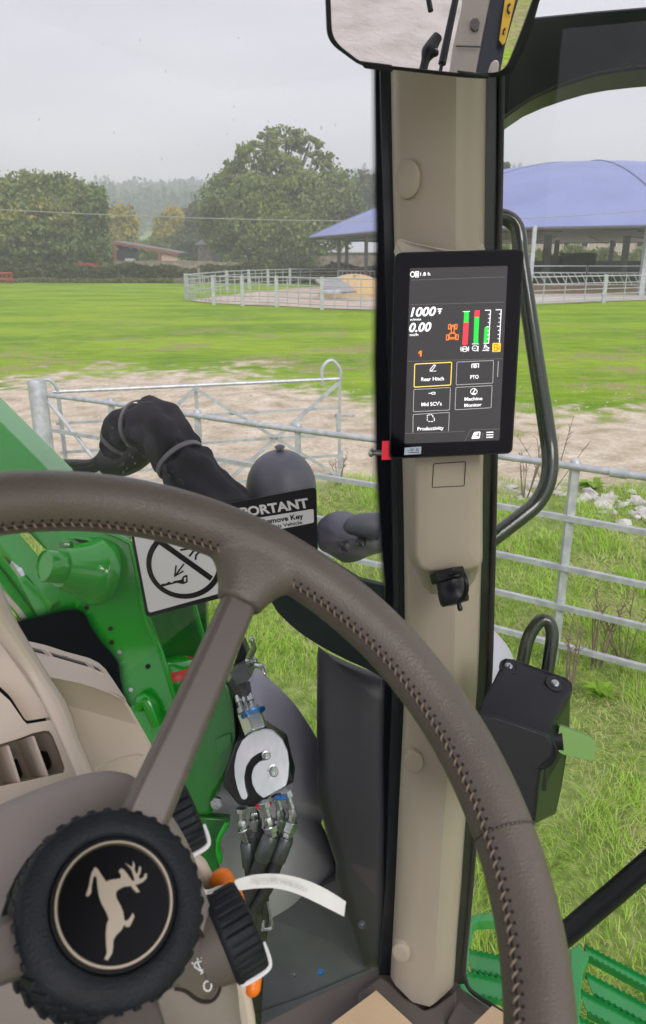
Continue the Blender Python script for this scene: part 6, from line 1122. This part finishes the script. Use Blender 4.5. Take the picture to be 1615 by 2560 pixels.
# ------------------------------------------------------------ rear view mirror and what it reflects
md = .62; mc = P(1080, 60, md); dvec = (mc - O).normalized(); rvec = Vector((.20, -.93, -.30)).normalized(); mn = (rvec - dvec).normalized()
mpl = (mc, mn)
t = T('rear_view_mirror', mc, 'black framed interior rear view mirror at the top edge reflecting the gravel yard', 'mirror')
mo = rnd([(*Z('2', p[0], p[1]), p[2] * .55) for p in [(60, -60, 0), (70, 190, 60), (220, 300, 40), (680, 352, 10), (900, 350, 60), (985, 180, 90), (1035, 0, 10), (1060, -60, 0), (1080, -260, 100), (80, -300, 100)]], 10, 7)
mi = rnd([(*Z('2', p[0], p[1]), p[2] * .55) for p in [(82, -60, 0), (92, 180, 60), (225, 285, 40), (680, 333, 10), (875, 330, 60), (945, 160, 90), (1003, 0, 10), (1030, -60, 0), (1045, -240, 100), (100, -280, 100)]], 10, 7)
n_ = min(len(mo), len(mi)); mo, mi = mo[:n_], mi[:n_]
Mo = [PL(x, y, mpl) for x, y in mo]; Mi = [PL(x, y, mpl) for x, y in mi]; cM = sum(Mo, Vector()) / n_
bm = NB(); loft(bm, [[p.lerp(cM, .25) - mn * .03 for p in Mo], [p.lerp(cM, .05) - mn * .024 for p in Mo], [p - mn * .012 for p in Mo], [p + mn * .001 for p in Mo], [p.lerp(q, .5) + mn * .003 for p, q in zip(Mo, Mi)], [p + mn * .001 for p in Mi], [p - mn * .002 for p in Mi]], True, False); build('frame', bm, BLK, t, sharp=40)
bm = NB(); loft(bm, [[p - mn * .0015 for p in Mi], [p - mn * .0005 for p in Mi]]); build('mirror_glass', bm, MIRR, t, flat=True)
for pts in ([(215, 278), (370, 298), (362, 325), (235, 308)], [(665, 322), (800, 338), (795, 356), (680, 350)]): bm = NB(); plate(bm, [PL(*Z('2', *p), mpl) + mn * .004 for p in pts], mn * .003); build('frame_clip', bm, BLK, t, flat=True, bevel=.001)
bm = NB(); tube(bm, [cM - mn * .02, cM - mn * .05 + Vector((0, 0, .08)), cM - mn * .05 + Vector((0, 0, .25))], .010, 12, 4); build('stem', bm, BLK, t)
def RP(k, x, y, d):      # point whose mirror image shows at this place of the picture
    p = P(*Z(k, x, y), d); return p - mn * 2 * (p - mc).dot(mn)
t = T('rear_pillar', RP('2', 700, 150, 2.2), 'tan rear pillar with dark strip and yellow warning label seen in the mirror', 'pillar')
def rplate(name, pts, d, m, th=.03, par=t, ev=0): 
    bm = NB(); q = [RP('2', x, y, d) for x, y in pts]; c_ = (q[0] - q[1]).cross(q[2] - q[1]).normalized(); q_ = sum(q, Vector()) / len(q); 
    if c_.dot(q_ - mc) < 0: c_ = -c_
    plate(bm, q, c_ * th); return build(name, bm, m, par, flat=True, bevel=ev)
rplate('pillar_cover', [(625, 360), (650, 180), (690, 0), (720, -300), (860, -300), (812, 0), (775, 180), (742, 360)], 2.2, TAN, .05, ev=.01)
rplate('dark_strip', [(744, 360), (777, 180), (812, 0), (860, -300), (990, -300), (938, 0), (880, 200), (850, 360)], 2.21, GSK, .05)
rplate('cover_cap', [(722, 95), (735, 82), (755, 84), (764, 105), (758, 130), (740, 138), (724, 125)], 2.19, TRIM, .01)
rplate('pillar_seam', [(655, 205), (768, 208), (767, 213), (654, 210)], 2.19, TRIM, .004)
rplate('yellow_label', [(852, 180), (868, 202), (880, 190), (925, 0), (940, -60), (890, -60), (878, 0)], 2.19, mat('yellow_label', (.8, .48, .02), .5), .004)
for pts in ([(886, 50), (890, 20), (902, 12), (905, 22), (896, 30), (894, 48), (904, 56), (896, 66)], [(866, 152), (870, 132), (880, 124), (882, 136), (874, 140), (876, 158)]): rplate('label_mark', pts, 2.18, SB, .003)
rplate('hook_knob', [(805, 330), (815, 285), (830, 268), (850, 272), (854, 290), (845, 345)], 1.9, MATS['bracket_tan'], .03, ev=.005)
t = T('rear_wiper_arm', RP('2', 620, 150, 2.0), 'black wiper rod seen slanting in the mirror', 'wiper')
bm = NB(); tube(bm, [RP('2', 592, 290, 2.0), RP('2', 625, 130, 2.0), RP('2', 665, -60, 2.0)], [.011, .010, .009], 10, 1); build('rod', bm, BLK, t); bm = NB(); tube(bm, [RP('2', 580, 345, 2.0), RP('2', 592, 285, 2.0)], .005, 8, 1); build('thin_rod', bm, BLK, t)
bm = NB(); tube(bm, [RP('2', 500, 345, 1.9), RP('2', 515, 280, 1.9), RP('2', 530, 240, 1.9), RP('2', 550, 200, 1.9), RP('2', 572, 165, 1.9)], [.012, .011, .019, .016, .013], 12, 5); ball(bm, RP('2', 560, 240, 1.89), .010, seg=10); build('hanging_plug', bm, BLK, label='black plug on a cord seen in the lower middle of the mirror', cat='plug')
bm = NB(); tube(bm, [RP('2', 520, -60, 1.9), RP('2', 540, 50, 1.9)], .007, 10, 1); build('cord_end', bm, BLK, label='thin black cord tip seen in the upper middle of the mirror', cat='cord')
bm = NB(); q = [RP('2', x, y, 9) for x, y in [(925, 60), (1010, 150), (990, 330), (880, 330)]]; plate(bm, q, Vector((.05, -.05, 0))); build('blue_skip', bm, mat('blue_tarpaulin', (.12, .32, .48), .7, col2=(.35, .33, .30), vs=3), label='blue sheeting reflected at the right side of the mirror', cat='sheet', flat=True)
